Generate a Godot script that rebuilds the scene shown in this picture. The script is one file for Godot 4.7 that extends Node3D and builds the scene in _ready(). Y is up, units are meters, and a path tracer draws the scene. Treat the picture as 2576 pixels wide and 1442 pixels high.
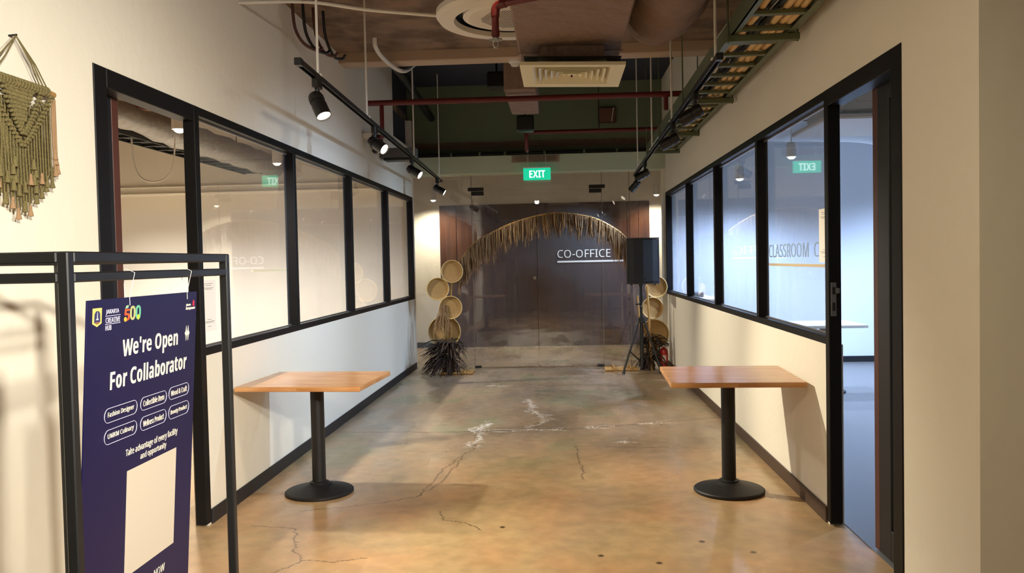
extends Node3D
# A corridor between two glazed classrooms, with a glass storefront at its far end. Metres, y up, the corridor runs towards -z.

const XL := -2.06      # corridor face of the partition on the warm side
const XR := 1.469      # corridor face of the partition on the blue side
const ZE := -11.55     # the storefront glass
const ZB := -14.37     # back wall of the office behind it
const WARM := Color(1.0, 0.93, 0.80)
const CREAM := Color(1.0, 0.96, 0.87)
const COOL := Color(0.75, 0.86, 1.0)
const BLUE := Color(0.73, 0.83, 1.0)

var M := {}
var rng := RandomNumberGenerator.new()


func _ready() -> void:
	# ---- camera
	var cam := Camera3D.new()
	cam.name = "camera"
	cam.fov = rad_to_deg(2.0 * atan(721.0 / 2080.0))
	cam.near = 0.05
	cam.far = 80.0
	cam.transform = Transform3D(Basis(Vector3.UP, 0.0583) * Basis(Vector3.RIGHT, -0.0313) * Basis(Vector3.BACK, -0.0206), Vector3(0, 1.5, 0))
	add_child(cam)
	cam.current = true
	# ---- sky and exposure: the rooms are closed, all light comes from the lamps
	var we := WorldEnvironment.new()
	we.name = "world_environment"
	var env := Environment.new()
	env.background_mode = Environment.BG_COLOR
	env.background_color = Color(0, 0, 0)
	env.tonemap_mode = Environment.TONE_MAPPER_LINEAR
	env.tonemap_exposure = 1.0
	env.sdfgi_enabled = true
	env.ssao_enabled = true
	env.ssil_enabled = true
	we.environment = env
	add_child(we)
	rng.seed = 7
	materials()
	shell()
	rooms()
	ceiling_services()
	lamps()
	furniture()
	arch()
	stand_and_poster()
	macrame()
	small_things()


# ---------------------------------------------------------------- helpers
class G:
	var v := PackedVector3Array()
	var n := PackedVector3Array()
	var u := PackedVector2Array()

	func tri(a: Vector3, b: Vector3, c: Vector3, na: Vector3, nb: Vector3, nc: Vector3, ua := Vector2.ZERO, ub := Vector2.ZERO, uc := Vector2.ZERO) -> void:
		if (b - a).cross(c - a).dot(na + nb + nc) > 0.0:
			var t := b; b = c; c = t
			t = nb; nb = nc; nc = t
			var w := ub; ub = uc; uc = w
		v.append(a); v.append(b); v.append(c)
		n.append(na); n.append(nb); n.append(nc)
		u.append(ua); u.append(ub); u.append(uc)

	func quad(a: Vector3, b: Vector3, c: Vector3, d: Vector3, nn: Vector3, ua := Vector2(0, 0), ub := Vector2(1, 0), uc := Vector2(1, 1), ud := Vector2(0, 1)) -> void:
		tri(a, b, c, nn, nn, nn, ua, ub, uc)
		tri(a, c, d, nn, nn, nn, ua, uc, ud)

	# a box with chamfered edges
	func box(c: Vector3, s: Vector3, ch := 0.0, bs := Basis()) -> void:
		var h := s * 0.5
		ch = minf(ch, minf(h.x, minf(h.y, h.z)) * 0.9)
		var ax := [Vector3.RIGHT, Vector3.UP, Vector3.BACK]
		for i in 3:
			for sg in [-1.0, 1.0]:
				var j := (i + 1) % 3
				var k := (i + 2) % 3
				var o: Vector3 = ax[i] * h[i] * sg
				var p: Vector3 = ax[j] * (h[j] - ch)
				var q: Vector3 = ax[k] * (h[k] - ch)
				quad(c + bs * (o - p - q), c + bs * (o + p - q), c + bs * (o + p + q), c + bs * (o - p + q), bs * (ax[i] * sg))
		if ch <= 0.0:
			return
		for i in 3:
			var j := (i + 1) % 3
			var k := (i + 2) % 3
			for sj in [-1.0, 1.0]:
				for sk in [-1.0, 1.0]:
					var a: Vector3 = ax[j] * h[j] * sj + ax[k] * (h[k] - ch) * sk
					var b: Vector3 = ax[j] * (h[j] - ch) * sj + ax[k] * h[k] * sk
					var l: Vector3 = ax[i] * (h[i] - ch)
					quad(c + bs * (a - l), c + bs * (b - l), c + bs * (b + l), c + bs * (a + l), bs * (ax[j] * sj + ax[k] * sk).normalized())
		for sx in [-1.0, 1.0]:
			for sy in [-1.0, 1.0]:
				for sz in [-1.0, 1.0]:
					var nn: Vector3 = bs * Vector3(sx, sy, sz).normalized()
					tri(c + bs * Vector3(h.x * sx, (h.y - ch) * sy, (h.z - ch) * sz), c + bs * Vector3((h.x - ch) * sx, h.y * sy, (h.z - ch) * sz), c + bs * Vector3((h.x - ch) * sx, (h.y - ch) * sy, h.z * sz), nn, nn, nn)

	# a box given by its two corners
	func span(a: Vector3, b: Vector3, ch := 0.0) -> void:
		box((a + b) * 0.5, (b - a).abs(), ch)

	func cyl(a: Vector3, b: Vector3, ra: float, rb := -1.0, seg := 12, caps := true) -> void:
		if rb < 0.0: rb = ra
		var d := (b - a).normalized()
		var x := d.cross(Vector3.UP if absf(d.y) < 0.9 else Vector3.RIGHT).normalized()
		var y := d.cross(x)
		for i in seg:
			var t0 := TAU * i / seg
			var t1 := TAU * (i + 1) / seg
			var n0 := x * cos(t0) + y * sin(t0)
			var n1 := x * cos(t1) + y * sin(t1)
			tri(a + n0 * ra, a + n1 * ra, b + n1 * rb, n0, n1, n1)
			tri(a + n0 * ra, b + n1 * rb, b + n0 * rb, n0, n1, n0)
			if caps:
				tri(a, a + n0 * ra, a + n1 * ra, -d, -d, -d)
				tri(b, b + n0 * rb, b + n1 * rb, d, d, d)

	# a tube through points, r one radius or one per point
	func tube(p: PackedVector3Array, r, seg := 8, closed := false) -> void:
		var m := p.size()
		var rings := []
		var norms := []
		var x := Vector3.ZERO
		for i in m:
			var d: Vector3
			if closed: d = p[(i + 1) % m] - p[(i + m - 1) % m]
			else: d = p[mini(i + 1, m - 1)] - p[maxi(i - 1, 0)]
			d = d.normalized()
			if x == Vector3.ZERO: x = d.cross(Vector3.UP if absf(d.y) < 0.9 else Vector3.RIGHT).normalized()
			x = (x - d * x.dot(d)).normalized()
			var y := d.cross(x)
			var ring := PackedVector3Array()
			var nr := PackedVector3Array()
			var rr: float = r if r is float else r[i]
			for k in seg:
				var nn := x * cos(TAU * k / seg) + y * sin(TAU * k / seg)
				ring.append(p[i] + nn * rr)
				nr.append(nn)
			rings.append(ring)
			norms.append(nr)
		for i in (m if closed else m - 1):
			var j := (i + 1) % m
			for k in seg:
				var l := (k + 1) % seg
				tri(rings[i][k], rings[i][l], rings[j][l], norms[i][k], norms[i][l], norms[j][l])
				tri(rings[i][k], rings[j][l], rings[j][k], norms[i][k], norms[j][l], norms[j][k])
		if not closed:
			var d0 := (p[0] - p[1]).normalized()
			var d1 := (p[m - 1] - p[m - 2]).normalized()
			for k in seg:
				var l := (k + 1) % seg
				tri(p[0], rings[0][k], rings[0][l], d0, d0, d0)
				tri(p[m - 1], rings[m - 1][k], rings[m - 1][l], d1, d1, d1)

	# a profile of (radius, height) turned round the y axis of xf
	func lathe(pr: PackedVector2Array, xf := Transform3D(), seg := 32) -> void:
		for i in pr.size() - 1:
			var a := pr[i]
			var b := pr[i + 1]
			var e := b - a
			if e.length() < 1e-6: continue
			var m := Vector2(e.y, -e.x).normalized()
			for k in seg:
				var t0 := TAU * k / seg
				var t1 := TAU * (k + 1) / seg
				var c0 := Vector3(cos(t0), 0, sin(t0))
				var c1 := Vector3(cos(t1), 0, sin(t1))
				var n0: Vector3 = xf.basis * (c0 * m.x + Vector3.UP * m.y)
				var n1: Vector3 = xf.basis * (c1 * m.x + Vector3.UP * m.y)
				var p00: Vector3 = xf * (c0 * a.x + Vector3.UP * a.y)
				var p01: Vector3 = xf * (c1 * a.x + Vector3.UP * a.y)
				var p10: Vector3 = xf * (c0 * b.x + Vector3.UP * b.y)
				var p11: Vector3 = xf * (c1 * b.x + Vector3.UP * b.y)
				if a.x > 1e-6: tri(p00, p01, p11, n0, n1, n1)
				if b.x > 1e-6: tri(p00, p11, p10, n0, n1, n0)

	func ball(c: Vector3, r: Vector3, seg := 10, rings := 6, bs := Basis()) -> void:
		for i in rings:
			for k in seg:
				var q := []
				for ij in [[i, k], [i, k + 1], [i + 1, k + 1], [i + 1, k]]:
					var th: float = PI * ij[0] / rings
					var ph: float = TAU * ij[1] / seg
					q.append(Vector3(sin(th) * cos(ph), cos(th), sin(th) * sin(ph)))
				var nn := []
				for w in q: nn.append((bs * (w / r)).normalized())
				tri(c + bs * (q[0] * r), c + bs * (q[1] * r), c + bs * (q[2] * r), nn[0], nn[1], nn[2])
				tri(c + bs * (q[0] * r), c + bs * (q[2] * r), c + bs * (q[3] * r), nn[0], nn[2], nn[3])

	# a polygon of the xy plane of xf given a thickness along z
	func prism(poly: PackedVector2Array, depth: float, xf := Transform3D()) -> void:
		var idx := Geometry2D.triangulate_polygon(poly)
		var h := depth * 0.5
		for s in [-1.0, 1.0]:
			var nn: Vector3 = xf.basis.z.normalized() * s
			for i in range(0, idx.size(), 3):
				var a := poly[idx[i]]; var b := poly[idx[i + 1]]; var c := poly[idx[i + 2]]
				tri(xf * Vector3(a.x, a.y, h * s), xf * Vector3(b.x, b.y, h * s), xf * Vector3(c.x, c.y, h * s), nn, nn, nn)
		var cw := Geometry2D.is_polygon_clockwise(poly)
		for i in poly.size():
			var a := poly[i]
			var b := poly[(i + 1) % poly.size()]
			var e := (b - a).normalized()
			var m := Vector2(e.y, -e.x) * (-1.0 if cw else 1.0)
			quad(xf * Vector3(a.x, a.y, -h), xf * Vector3(b.x, b.y, -h), xf * Vector3(b.x, b.y, h), xf * Vector3(a.x, a.y, h), (xf.basis * Vector3(m.x, m.y, 0)).normalized())

	func mesh() -> ArrayMesh:
		var arr := []
		arr.resize(Mesh.ARRAY_MAX)
		arr[Mesh.ARRAY_VERTEX] = v
		arr[Mesh.ARRAY_NORMAL] = n
		arr[Mesh.ARRAY_TEX_UV] = u
		var m := ArrayMesh.new()
		m.add_surface_from_arrays(Mesh.PRIMITIVE_TRIANGLES, arr)
		return m


func obj(called: String, g: G, m: Material, parent: Node = self) -> MeshInstance3D:
	var o := MeshInstance3D.new()
	o.name = called
	o.mesh = g.mesh()
	o.material_override = m
	parent.add_child(o, true)
	return o


func thing(called: String, label: String, category: String, at := Vector3.ZERO, group := "") -> Node3D:
	var o := Node3D.new()
	o.name = called
	o.position = at
	add_child(o, true)
	tag(o, label, category, group)
	return o


func tag(o: Node, label: String, category: String, group := "") -> void:
	o.set_meta("label", label)
	o.set_meta("category", category)
	if group: o.set_meta("group", group)


func struct(called: String, g: G, m: Material, label: String, category: String) -> MeshInstance3D:
	var o := obj(called, g, m)
	tag(o, label, category)
	o.set_meta("kind", "structure")
	return o


func struct_node(called: String, label: String, category: String) -> Node3D:
	var o := thing(called, label, category)
	o.set_meta("kind", "structure")
	return o


func stuff(o: Node) -> void:
	o.set_meta("kind", "stuff")


func bx(a: Vector3, b: Vector3, ch := 0.0) -> G:
	var g := G.new()
	g.span(a, b, ch)
	return g


func tb(p: Array, r, seg := 8) -> G:
	var g := G.new()
	g.tube(PackedVector3Array(p), r, seg)
	return g


func curve(p: Array, per := 6) -> PackedVector3Array:
	var out := PackedVector3Array()
	for i in p.size() - 1:
		var a: Vector3 = p[maxi(i - 1, 0)]; var b: Vector3 = p[i]; var c: Vector3 = p[i + 1]; var d: Vector3 = p[mini(i + 2, p.size() - 1)]
		for k in per: out.append(b.cubic_interpolate(c, a, d, float(k) / per))
	out.append(p[p.size() - 1])
	return out


# lettering fitted into w x h; xf: x along the writing, y up, z out of the surface; its origin is the lower corner where the writing starts
func letters(called: String, s: String, w: float, h: float, xf: Transform3D, m: Material, parent: Node, weight := 400, depth := 0.0015) -> MeshInstance3D:
	var f := SystemFont.new()
	f.font_names = PackedStringArray(["Droid Sans"])
	f.font_weight = weight
	var t := TextMesh.new()
	t.text = s
	t.font = f
	t.font_size = 48
	t.pixel_size = 0.01
	t.depth = 0.02
	var bb := t.get_aabb()
	var arr := t.surface_get_arrays(0)
	var g := G.new()
	var vv: PackedVector3Array = arr[Mesh.ARRAY_VERTEX]
	var nn: PackedVector3Array = arr[Mesh.ARRAY_NORMAL]
	var ix: PackedInt32Array = arr[Mesh.ARRAY_INDEX] if arr[Mesh.ARRAY_INDEX] != null else PackedInt32Array(range(vv.size()))
	var sc := Vector3(w / bb.size.x, h / bb.size.y, depth / 0.02)
	var q := []
	for i in vv.size():
		q.append(xf * ((vv[i] - Vector3(bb.position.x, bb.position.y, -0.01)) * sc))
	for i in range(0, ix.size(), 3):
		var a := ix[i]; var b := ix[i + 1]; var c := ix[i + 2]
		g.tri(q[a], q[b], q[c], xf.basis * nn[a], xf.basis * nn[b], xf.basis * nn[c])
	return obj(called, g, m, parent)


func mat(c: Color, rough := 0.6, metal := 0.0) -> StandardMaterial3D:
	var m := StandardMaterial3D.new()
	m.albedo_color = c
	m.roughness = rough
	m.metallic = metal
	return m


func glow(c: Color, e: float) -> StandardMaterial3D:
	var m := mat(Color(0.9, 0.9, 0.9), 0.5)
	m.emission_enabled = true
	m.emission = c
	m.emission_energy_multiplier = e
	return m


func noise_bump(m: StandardMaterial3D, freq: float, cm: float, scale := 1.0, sd := 3) -> void:
	var fn := FastNoiseLite.new()
	fn.seed = sd
	fn.frequency = freq
	fn.fractal_octaves = 4
	var t := NoiseTexture2D.new()
	t.width = 256
	t.height = 256
	t.seamless = true
	t.noise = fn
	m.heightmap_enabled = true
	m.heightmap_texture = t
	m.heightmap_scale = cm
	m.uv1_triplanar = true
	m.uv1_world_triplanar = true
	m.uv1_scale = Vector3.ONE * scale


func noise_colour(m: StandardMaterial3D, cols: Array, freq: float, scale: Vector3, sd := 1, size := 256) -> void:
	var fn := FastNoiseLite.new()
	fn.seed = sd
	fn.frequency = freq
	fn.fractal_octaves = 4
	var gr := Gradient.new()
	gr.offsets = PackedFloat32Array(range(cols.size()).map(func(i): return 0.2 + 0.6 * i / float(cols.size() - 1)))
	gr.colors = PackedColorArray(cols)
	var t := NoiseTexture2D.new()
	t.width = size
	t.height = size
	t.seamless = true
	t.noise = fn
	t.color_ramp = gr
	m.albedo_texture = t
	m.uv1_triplanar = true
	m.uv1_world_triplanar = true
	m.uv1_scale = scale


func spot(called: String, at: Vector3, to: Vector3, c: Color, e: float, ang: float, size := 0.05, blend := 0.6) -> void:
	var l := SpotLight3D.new()
	l.name = called
	l.light_color = c
	l.light_energy = e
	l.spot_angle = ang
	l.spot_angle_attenuation = blend
	l.spot_range = 30.0
	l.spot_attenuation = 2.0
	l.light_size = size
	l.shadow_enabled = true
	add_child(l, true)
	l.look_at_from_position(at, to, Vector3.UP if absf((to - at).normalized().y) < 0.98 else Vector3.BACK)


func omni(called: String, at: Vector3, c: Color, e: float, size := 0.05) -> void:
	var l := OmniLight3D.new()
	l.name = called
	l.position = at
	l.light_color = c
	l.light_energy = e
	l.light_size = size
	l.omni_range = 30.0
	l.omni_attenuation = 2.0
	l.shadow_enabled = true
	add_child(l, true)


func area(called: String, at: Vector3, to: Vector3, size: Vector2, c: Color, e: float) -> void:
	var l := AreaLight3D.new()
	l.name = called
	l.area_size = size
	l.light_color = c
	l.light_energy = e
	l.area_range = 30.0
	l.area_attenuation = 2.0
	l.shadow_enabled = true
	add_child(l, true)
	l.look_at_from_position(at, to, Vector3.UP if absf((to - at).normalized().y) < 0.98 else Vector3.BACK)


# ---------------------------------------------------------------- materials
func materials() -> void:
	var w := mat(Color(0.89, 0.86, 0.79), 0.75)
	noise_bump(w, 0.03, 0.15, 1.2)
	M.wall = w
	M.frame = mat(Color(0.07, 0.065, 0.065), 0.45)
	M.frame.metallic_specular = 0.3
	M.frame_in = mat(Color(0.05, 0.047, 0.047), 0.5)
	M.bead = mat(Color(0.45, 0.42, 0.38), 0.35, 0.4)
	M.redwood = mat(Color(0.31, 0.165, 0.115), 0.5)
	M.base_black = mat(Color(0.10, 0.10, 0.105), 0.5)
	M.base_brown = mat(Color(0.27, 0.20, 0.15), 0.5)
	M.slab = mat(Color.WHITE, 0.9)
	noise_colour(M.slab, [Color(0.38, 0.30, 0.235), Color(0.46, 0.375, 0.30), Color(0.53, 0.43, 0.345)], 0.012, Vector3.ONE * 0.35, 5)
	noise_bump(M.slab, 0.02, 1.0, 0.8, 9)
	M.beam = mat(Color(0.72, 0.63, 0.54), 0.85)
	M.dark = mat(Color(0.19, 0.20, 0.235), 0.9)
	M.olive = mat(Color(0.42, 0.46, 0.36), 0.85)
	M.bulk = mat(Color(0.72, 0.75, 0.65), 0.8)
	M.duct = mat(Color(0.50, 0.41, 0.35), 0.8)
	noise_bump(M.duct, 0.02, 2.0, 1.0, 12)
	var gl := mat(Color(1, 1, 1, 0.03), 0.0)
	gl.transparency = BaseMaterial3D.TRANSPARENCY_ALPHA
	M.glass = gl
	M.black = mat(Color(0.055, 0.055, 0.058), 0.4)
	M.iron = mat(Color(0.10, 0.095, 0.09), 0.5, 0.2)
	M.white = mat(Color(0.86, 0.84, 0.80), 0.45)
	M.grey = mat(Color(0.36, 0.36, 0.37), 0.6)
	M.red_pipe = mat(Color(0.36, 0.06, 0.045), 0.45)
	M.galv = mat(Color(0.42, 0.45, 0.35), 0.45, 0.5)
	M.cream_cable = mat(Color(0.85, 0.72, 0.50), 0.7)
	M.chrome = mat(Color(0.75, 0.75, 0.72), 0.2, 1.0)
	M.foil = mat(Color(0.62, 0.60, 0.57), 0.38, 0.7)
	noise_bump(M.foil, 0.03, 1.0, 1.0, 21)
	M.paper = mat(Color(0.97, 0.95, 0.91), 0.7)
	M.ink = mat(Color(0.25, 0.23, 0.22), 0.7)
	M.room_wall = mat(Color(0.90, 0.87, 0.81), 0.8)
	M.cool_wall = mat(Color(0.88, 0.90, 0.92), 0.8)
	M.room_floor = mat(Color(0.43, 0.425, 0.42), 0.35)
	M.lit_warm = glow(Color(1.0, 0.93, 0.82), 6.0)
	M.lit_cool = glow(Color(0.93, 0.97, 1.0), 8.0)
	M.floor = mat(Color.WHITE, 0.3)
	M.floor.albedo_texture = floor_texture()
	M.floor.roughness_texture = floor_gloss()
	M.floor.roughness = 1.0
	M.top_wood = mat(Color.WHITE, 0.22)
	M.top_wood.albedo_texture = wood_texture(3, Color(0.80, 0.61, 0.41), Color(0.69, 0.47, 0.28), 0.055)
	M.top_wood.uv1_triplanar = true
	M.top_wood.uv1_scale = Vector3.ONE * 1.7
	M.panel = mat(Color.WHITE, 0.5)
	M.panel.albedo_texture = wood_texture(11, Color(0.30, 0.18, 0.105), Color(0.22, 0.125, 0.07), 0.0)
	M.panel.metallic_specular = 0.3
	M.panel.uv1_triplanar = true
	M.panel.uv1_scale = Vector3.ONE * 0.7
	M.bamboo = mat(Color(0.66, 0.50, 0.27), 0.55)
	M.rim = mat(Color(0.80, 0.67, 0.42), 0.55)
	M.weave = mat(Color.WHITE, 0.65)
	M.weave.albedo_texture = weave_texture()
	M.weave.uv1_triplanar = true
	M.weave.uv1_scale = Vector3.ONE * 6.0
	M.straw = mat(Color(0.47, 0.34, 0.20), 0.85)
	M.dry_leaf = mat(Color(0.20, 0.135, 0.09), 0.9)
	M.rope = mat(Color(0.47, 0.42, 0.255), 0.9)
	noise_bump(M.rope, 0.12, 0.6, 9.0, 33)
	M.rope_pink = mat(Color(0.58, 0.46, 0.33), 0.9)
	M.stick = mat(Color(0.62, 0.47, 0.27), 0.7)


func img_tex(w: int, h: int, data: PackedByteArray) -> ImageTexture:
	return ImageTexture.create_from_image(Image.create_from_data(w, h, false, Image.FORMAT_RGB8, data))


# stained, sealed concrete; u runs over x -2.4..1.8, v over z -2..-14.4. Cracks and joints lie where the floor has them.
const FW := 768
const FH := 2048
func floor_px(x: float, z: float) -> Vector2:
	return Vector2((x + 2.4) / 4.2 * FW, (-z - 2.0) / 12.4 * FH)


func floor_texture() -> ImageTexture:
	var a := FastNoiseLite.new(); a.seed = 2; a.frequency = 0.55; a.fractal_octaves = 4
	var b := FastNoiseLite.new(); b.seed = 8; b.frequency = 1.3; b.fractal_octaves = 5
	var c := FastNoiseLite.new(); c.seed = 14; c.frequency = 7.0; c.fractal_octaves = 3
	var d := PackedByteArray()
	d.resize(FW * FH * 3)
	var tan_c := Vector3(0.72, 0.60, 0.43)
	var rust := Vector3(0.69, 0.54, 0.38)
	var grey := Vector3(0.56, 0.49, 0.41)
	var green := Vector3(0.47, 0.49, 0.37)
	for j in FH:
		var z := -2.0 - 12.4 * j / FH
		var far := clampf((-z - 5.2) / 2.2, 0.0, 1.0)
		for i in FW:
			var x := -2.4 + 4.2 * i / FW
			var na := a.get_noise_2d(x * 1.6, z)
			var nb := b.get_noise_2d(x * 1.2, z)
			var nc := c.get_noise_2d(x, z)
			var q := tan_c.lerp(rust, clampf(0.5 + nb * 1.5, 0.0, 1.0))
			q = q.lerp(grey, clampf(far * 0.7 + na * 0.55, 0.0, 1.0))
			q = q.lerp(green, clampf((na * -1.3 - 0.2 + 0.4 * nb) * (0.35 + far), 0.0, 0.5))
			q *= 1.0 + 0.08 * nc + 0.12 * nb
			var o := (j * FW + i) * 3
			d[o] = int(clampf(q.x, 0, 1) * 255.0)
			d[o + 1] = int(clampf(q.y, 0, 1) * 255.0)
			d[o + 2] = int(clampf(q.z, 0, 1) * 255.0)
	# a greenish patch, the sealed joint, cracks, and the white bloom of salts along them
	var r := RandomNumberGenerator.new()
	r.seed = 4
	for k in 2600:
		var px := r.randf_range(-0.3, 0.95)
		var pz := r.randf_range(-8.75, -9.5)
		dab(d, floor_px(px, pz), r.randf_range(2, 7), Vector3(0.40, 0.46, 0.36), 0.05)
	line(d, [[-2.06, -7.24], [-0.93, -7.2], [0.22, -7.31], [0.7, -7.5], [1.46, -7.75]], 1.3, Vector3(0.30, 0.25, 0.20), 0.75, 0.012, r)
	line(d, [[-2.06, -11.56], [1.469, -11.53]], 2.0, Vector3(0.30, 0.25, 0.20), 0.7, 0.004, r)
	line(d, [[0.1, -6.6], [1.4, -6.5]], 1.2, Vector3(0.34, 0.28, 0.22), 0.4, 0.02, r)
	for cr in [
		[[-1.80, -4.64], [-1.53, -4.58], [-1.49, -4.45], [-1.445, -4.35], [-1.42, -4.23], [-1.345, -4.08], [-1.36, -4.0], [-1.42, -3.92]],
		[[-1.345, -4.08], [-1.2, -4.05], [-1.0, -4.12]],
		[[-1.6, -4.9], [-1.14, -5.08], [-0.94, -5.21], [-0.89, -5.54], [-0.89, -5.75], [-0.81, -6.21], [-0.72, -6.54], [-0.75, -7.31]],
		[[-0.94, -5.21], [-0.86, -5.4], [-0.82, -5.8], [-0.76, -6.3]],
		[[-1.3, -6.5], [-0.85, -6.45]], [[-0.75, -5.5], [-0.55, -5.46]], [[0.1, -6.6], [0.12, -6.1], [0.13, -5.6]],
		[[-0.75, -4.9], [-0.7, -4.75], [-0.62, -4.7], [-0.5, -4.62], [-0.45, -4.55]]]:
		line(d, cr, 0.8, Vector3(0.30, 0.235, 0.165), 0.75, 0.014, r)
	for cr in [[[-0.75, -7.31], [-0.68, -7.58], [-0.78, -7.3], [-0.7, -6.9], [-0.8, -6.6]], [[-0.36, -8.87], [-0.3, -8.27], [-0.2, -7.9], [-0.17, -7.65], [-0.31, -7.38]], [[-0.8, -7.25], [0.0, -7.28]], [[0.2, -7.32], [0.4, -7.34]], [[0.7, -7.5], [0.98, -7.52]], [[-0.9, -9.9], [-0.6, -9.85]], [[0.45, -6.75], [0.6, -6.72]]]:
		for k in 3: line(d, cr, 1.1 + 0.2 * k, Vector3(0.88, 0.84, 0.77), 0.75, 0.02 + 0.022 * k, r)
	for sp in [[0.46, -4.05], [0.18, -4.15], [0.72, -4.36], [0.95, -4.2], [-0.35, -4.6], [-1.2, -11.5], [0.55, -11.45]]:
		dab(d, floor_px(sp[0], sp[1]), 3.0, Vector3(0.18, 0.14, 0.10), 0.85)
	return img_tex(FW, FH, d)


func dab(d: PackedByteArray, p: Vector2, rad: float, c: Vector3, k: float) -> void:
	for j in range(int(p.y - rad), int(p.y + rad) + 1):
		for i in range(int(p.x - rad), int(p.x + rad) + 1):
			if i < 0 or j < 0 or i >= FW or j >= FH: continue
			var f := k * clampf(1.3 - Vector2(i + 0.5, j + 0.5).distance_to(p) / rad, 0.0, 1.0)
			var o := (j * FW + i) * 3
			d[o] = int(lerpf(d[o], c.x * 255.0, f))
			d[o + 1] = int(lerpf(d[o + 1], c.y * 255.0, f))
			d[o + 2] = int(lerpf(d[o + 2], c.z * 255.0, f))


func line(d: PackedByteArray, pts: Array, rad: float, c: Vector3, k: float, jit: float, r: RandomNumberGenerator) -> void:
	var off := Vector2.ZERO
	for s in pts.size() - 1:
		var a := Vector2(pts[s][0], pts[s][1])
		var b := Vector2(pts[s + 1][0], pts[s + 1][1])
		var steps := int(a.distance_to(b) / 0.006) + 1
		for t in steps:
			off = off * 0.9 + Vector2(r.randf_range(-jit, jit), r.randf_range(-jit, jit)) * 0.45
			var q := a.lerp(b, float(t) / steps) + off
			dab(d, floor_px(q.x, q.y), rad, c, k)


func floor_gloss() -> NoiseTexture2D:
	var fn := FastNoiseLite.new()
	fn.seed = 6
	fn.frequency = 0.012
	fn.fractal_octaves = 5
	var gr := Gradient.new()
	gr.offsets = PackedFloat32Array([0.25, 0.75])
	gr.colors = PackedColorArray([Color(0.17, 0.17, 0.17), Color(0.38, 0.38, 0.38)])
	var t := NoiseTexture2D.new()
	t.width = 512
	t.height = 512
	t.noise = fn
	t.color_ramp = gr
	return t


func wood_texture(sd: int, c0: Color, c1: Color, board: float) -> ImageTexture:
	var n := 512
	var fn := FastNoiseLite.new(); fn.seed = sd; fn.frequency = 0.02; fn.fractal_octaves = 4
	var r := RandomNumberGenerator.new(); r.seed = sd
	var tones := []
	for i in 64: tones.append(r.randf_range(-0.25, 0.25))
	var d := PackedByteArray()
	d.resize(n * n * 3)
	for j in n:
		for i in n:
			var bj := int(j / float(n) / board * 0.6) if board > 0.0 else int(i / 128.0)
			var u := i if board > 0.0 else j
			var w := j if board > 0.0 else i
			var g := fn.get_noise_2d(u * 0.12 + bj * 37.0, w * 1.6)
			var f := clampf(0.5 + g * 0.9 + tones[absi(bj) % 64], 0.0, 1.0)
			var q := c0.lerp(c1, f)
			var o := (j * n + i) * 3
			d[o] = int(q.r * 255.0); d[o + 1] = int(q.g * 255.0); d[o + 2] = int(q.b * 255.0)
	return img_tex(n, n, d)


func weave_texture() -> ImageTexture:
	var n := 128
	var d := PackedByteArray()
	d.resize(n * n * 3)
	for j in n:
		for i in n:
			var a := (i / 8 + j / 8) % 2
			var e := sin(PI * ((i if a == 0 else j) % 8 + 0.5) / 8.0)
			var q := Color(0.50, 0.37, 0.19).lerp(Color(0.74, 0.58, 0.33), e * (0.8 + 0.2 * a))
			var o := (j * n + i) * 3
			d[o] = int(q.r * 255.0); d[o + 1] = int(q.g * 255.0); d[o + 2] = int(q.b * 255.0)
	return img_tex(n, n, d)


# ---------------------------------------------------------------- the building
func slab_uv(x0: float, x1: float, z0: float, z1: float) -> G:
	var g := bx(Vector3(x0, -0.1, z1), Vector3(x1, -0.001, z0))
	var uv := func(x: float, z: float): return Vector2((x + 2.4) / 4.2, (-z - 2.0) / 12.4)
	g.quad(Vector3(x0, 0, z0), Vector3(x1, 0, z0), Vector3(x1, 0, z1), Vector3(x0, 0, z1), Vector3.UP, uv.call(x0, z0), uv.call(x1, z0), uv.call(x1, z1), uv.call(x0, z1))
	return g


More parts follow.
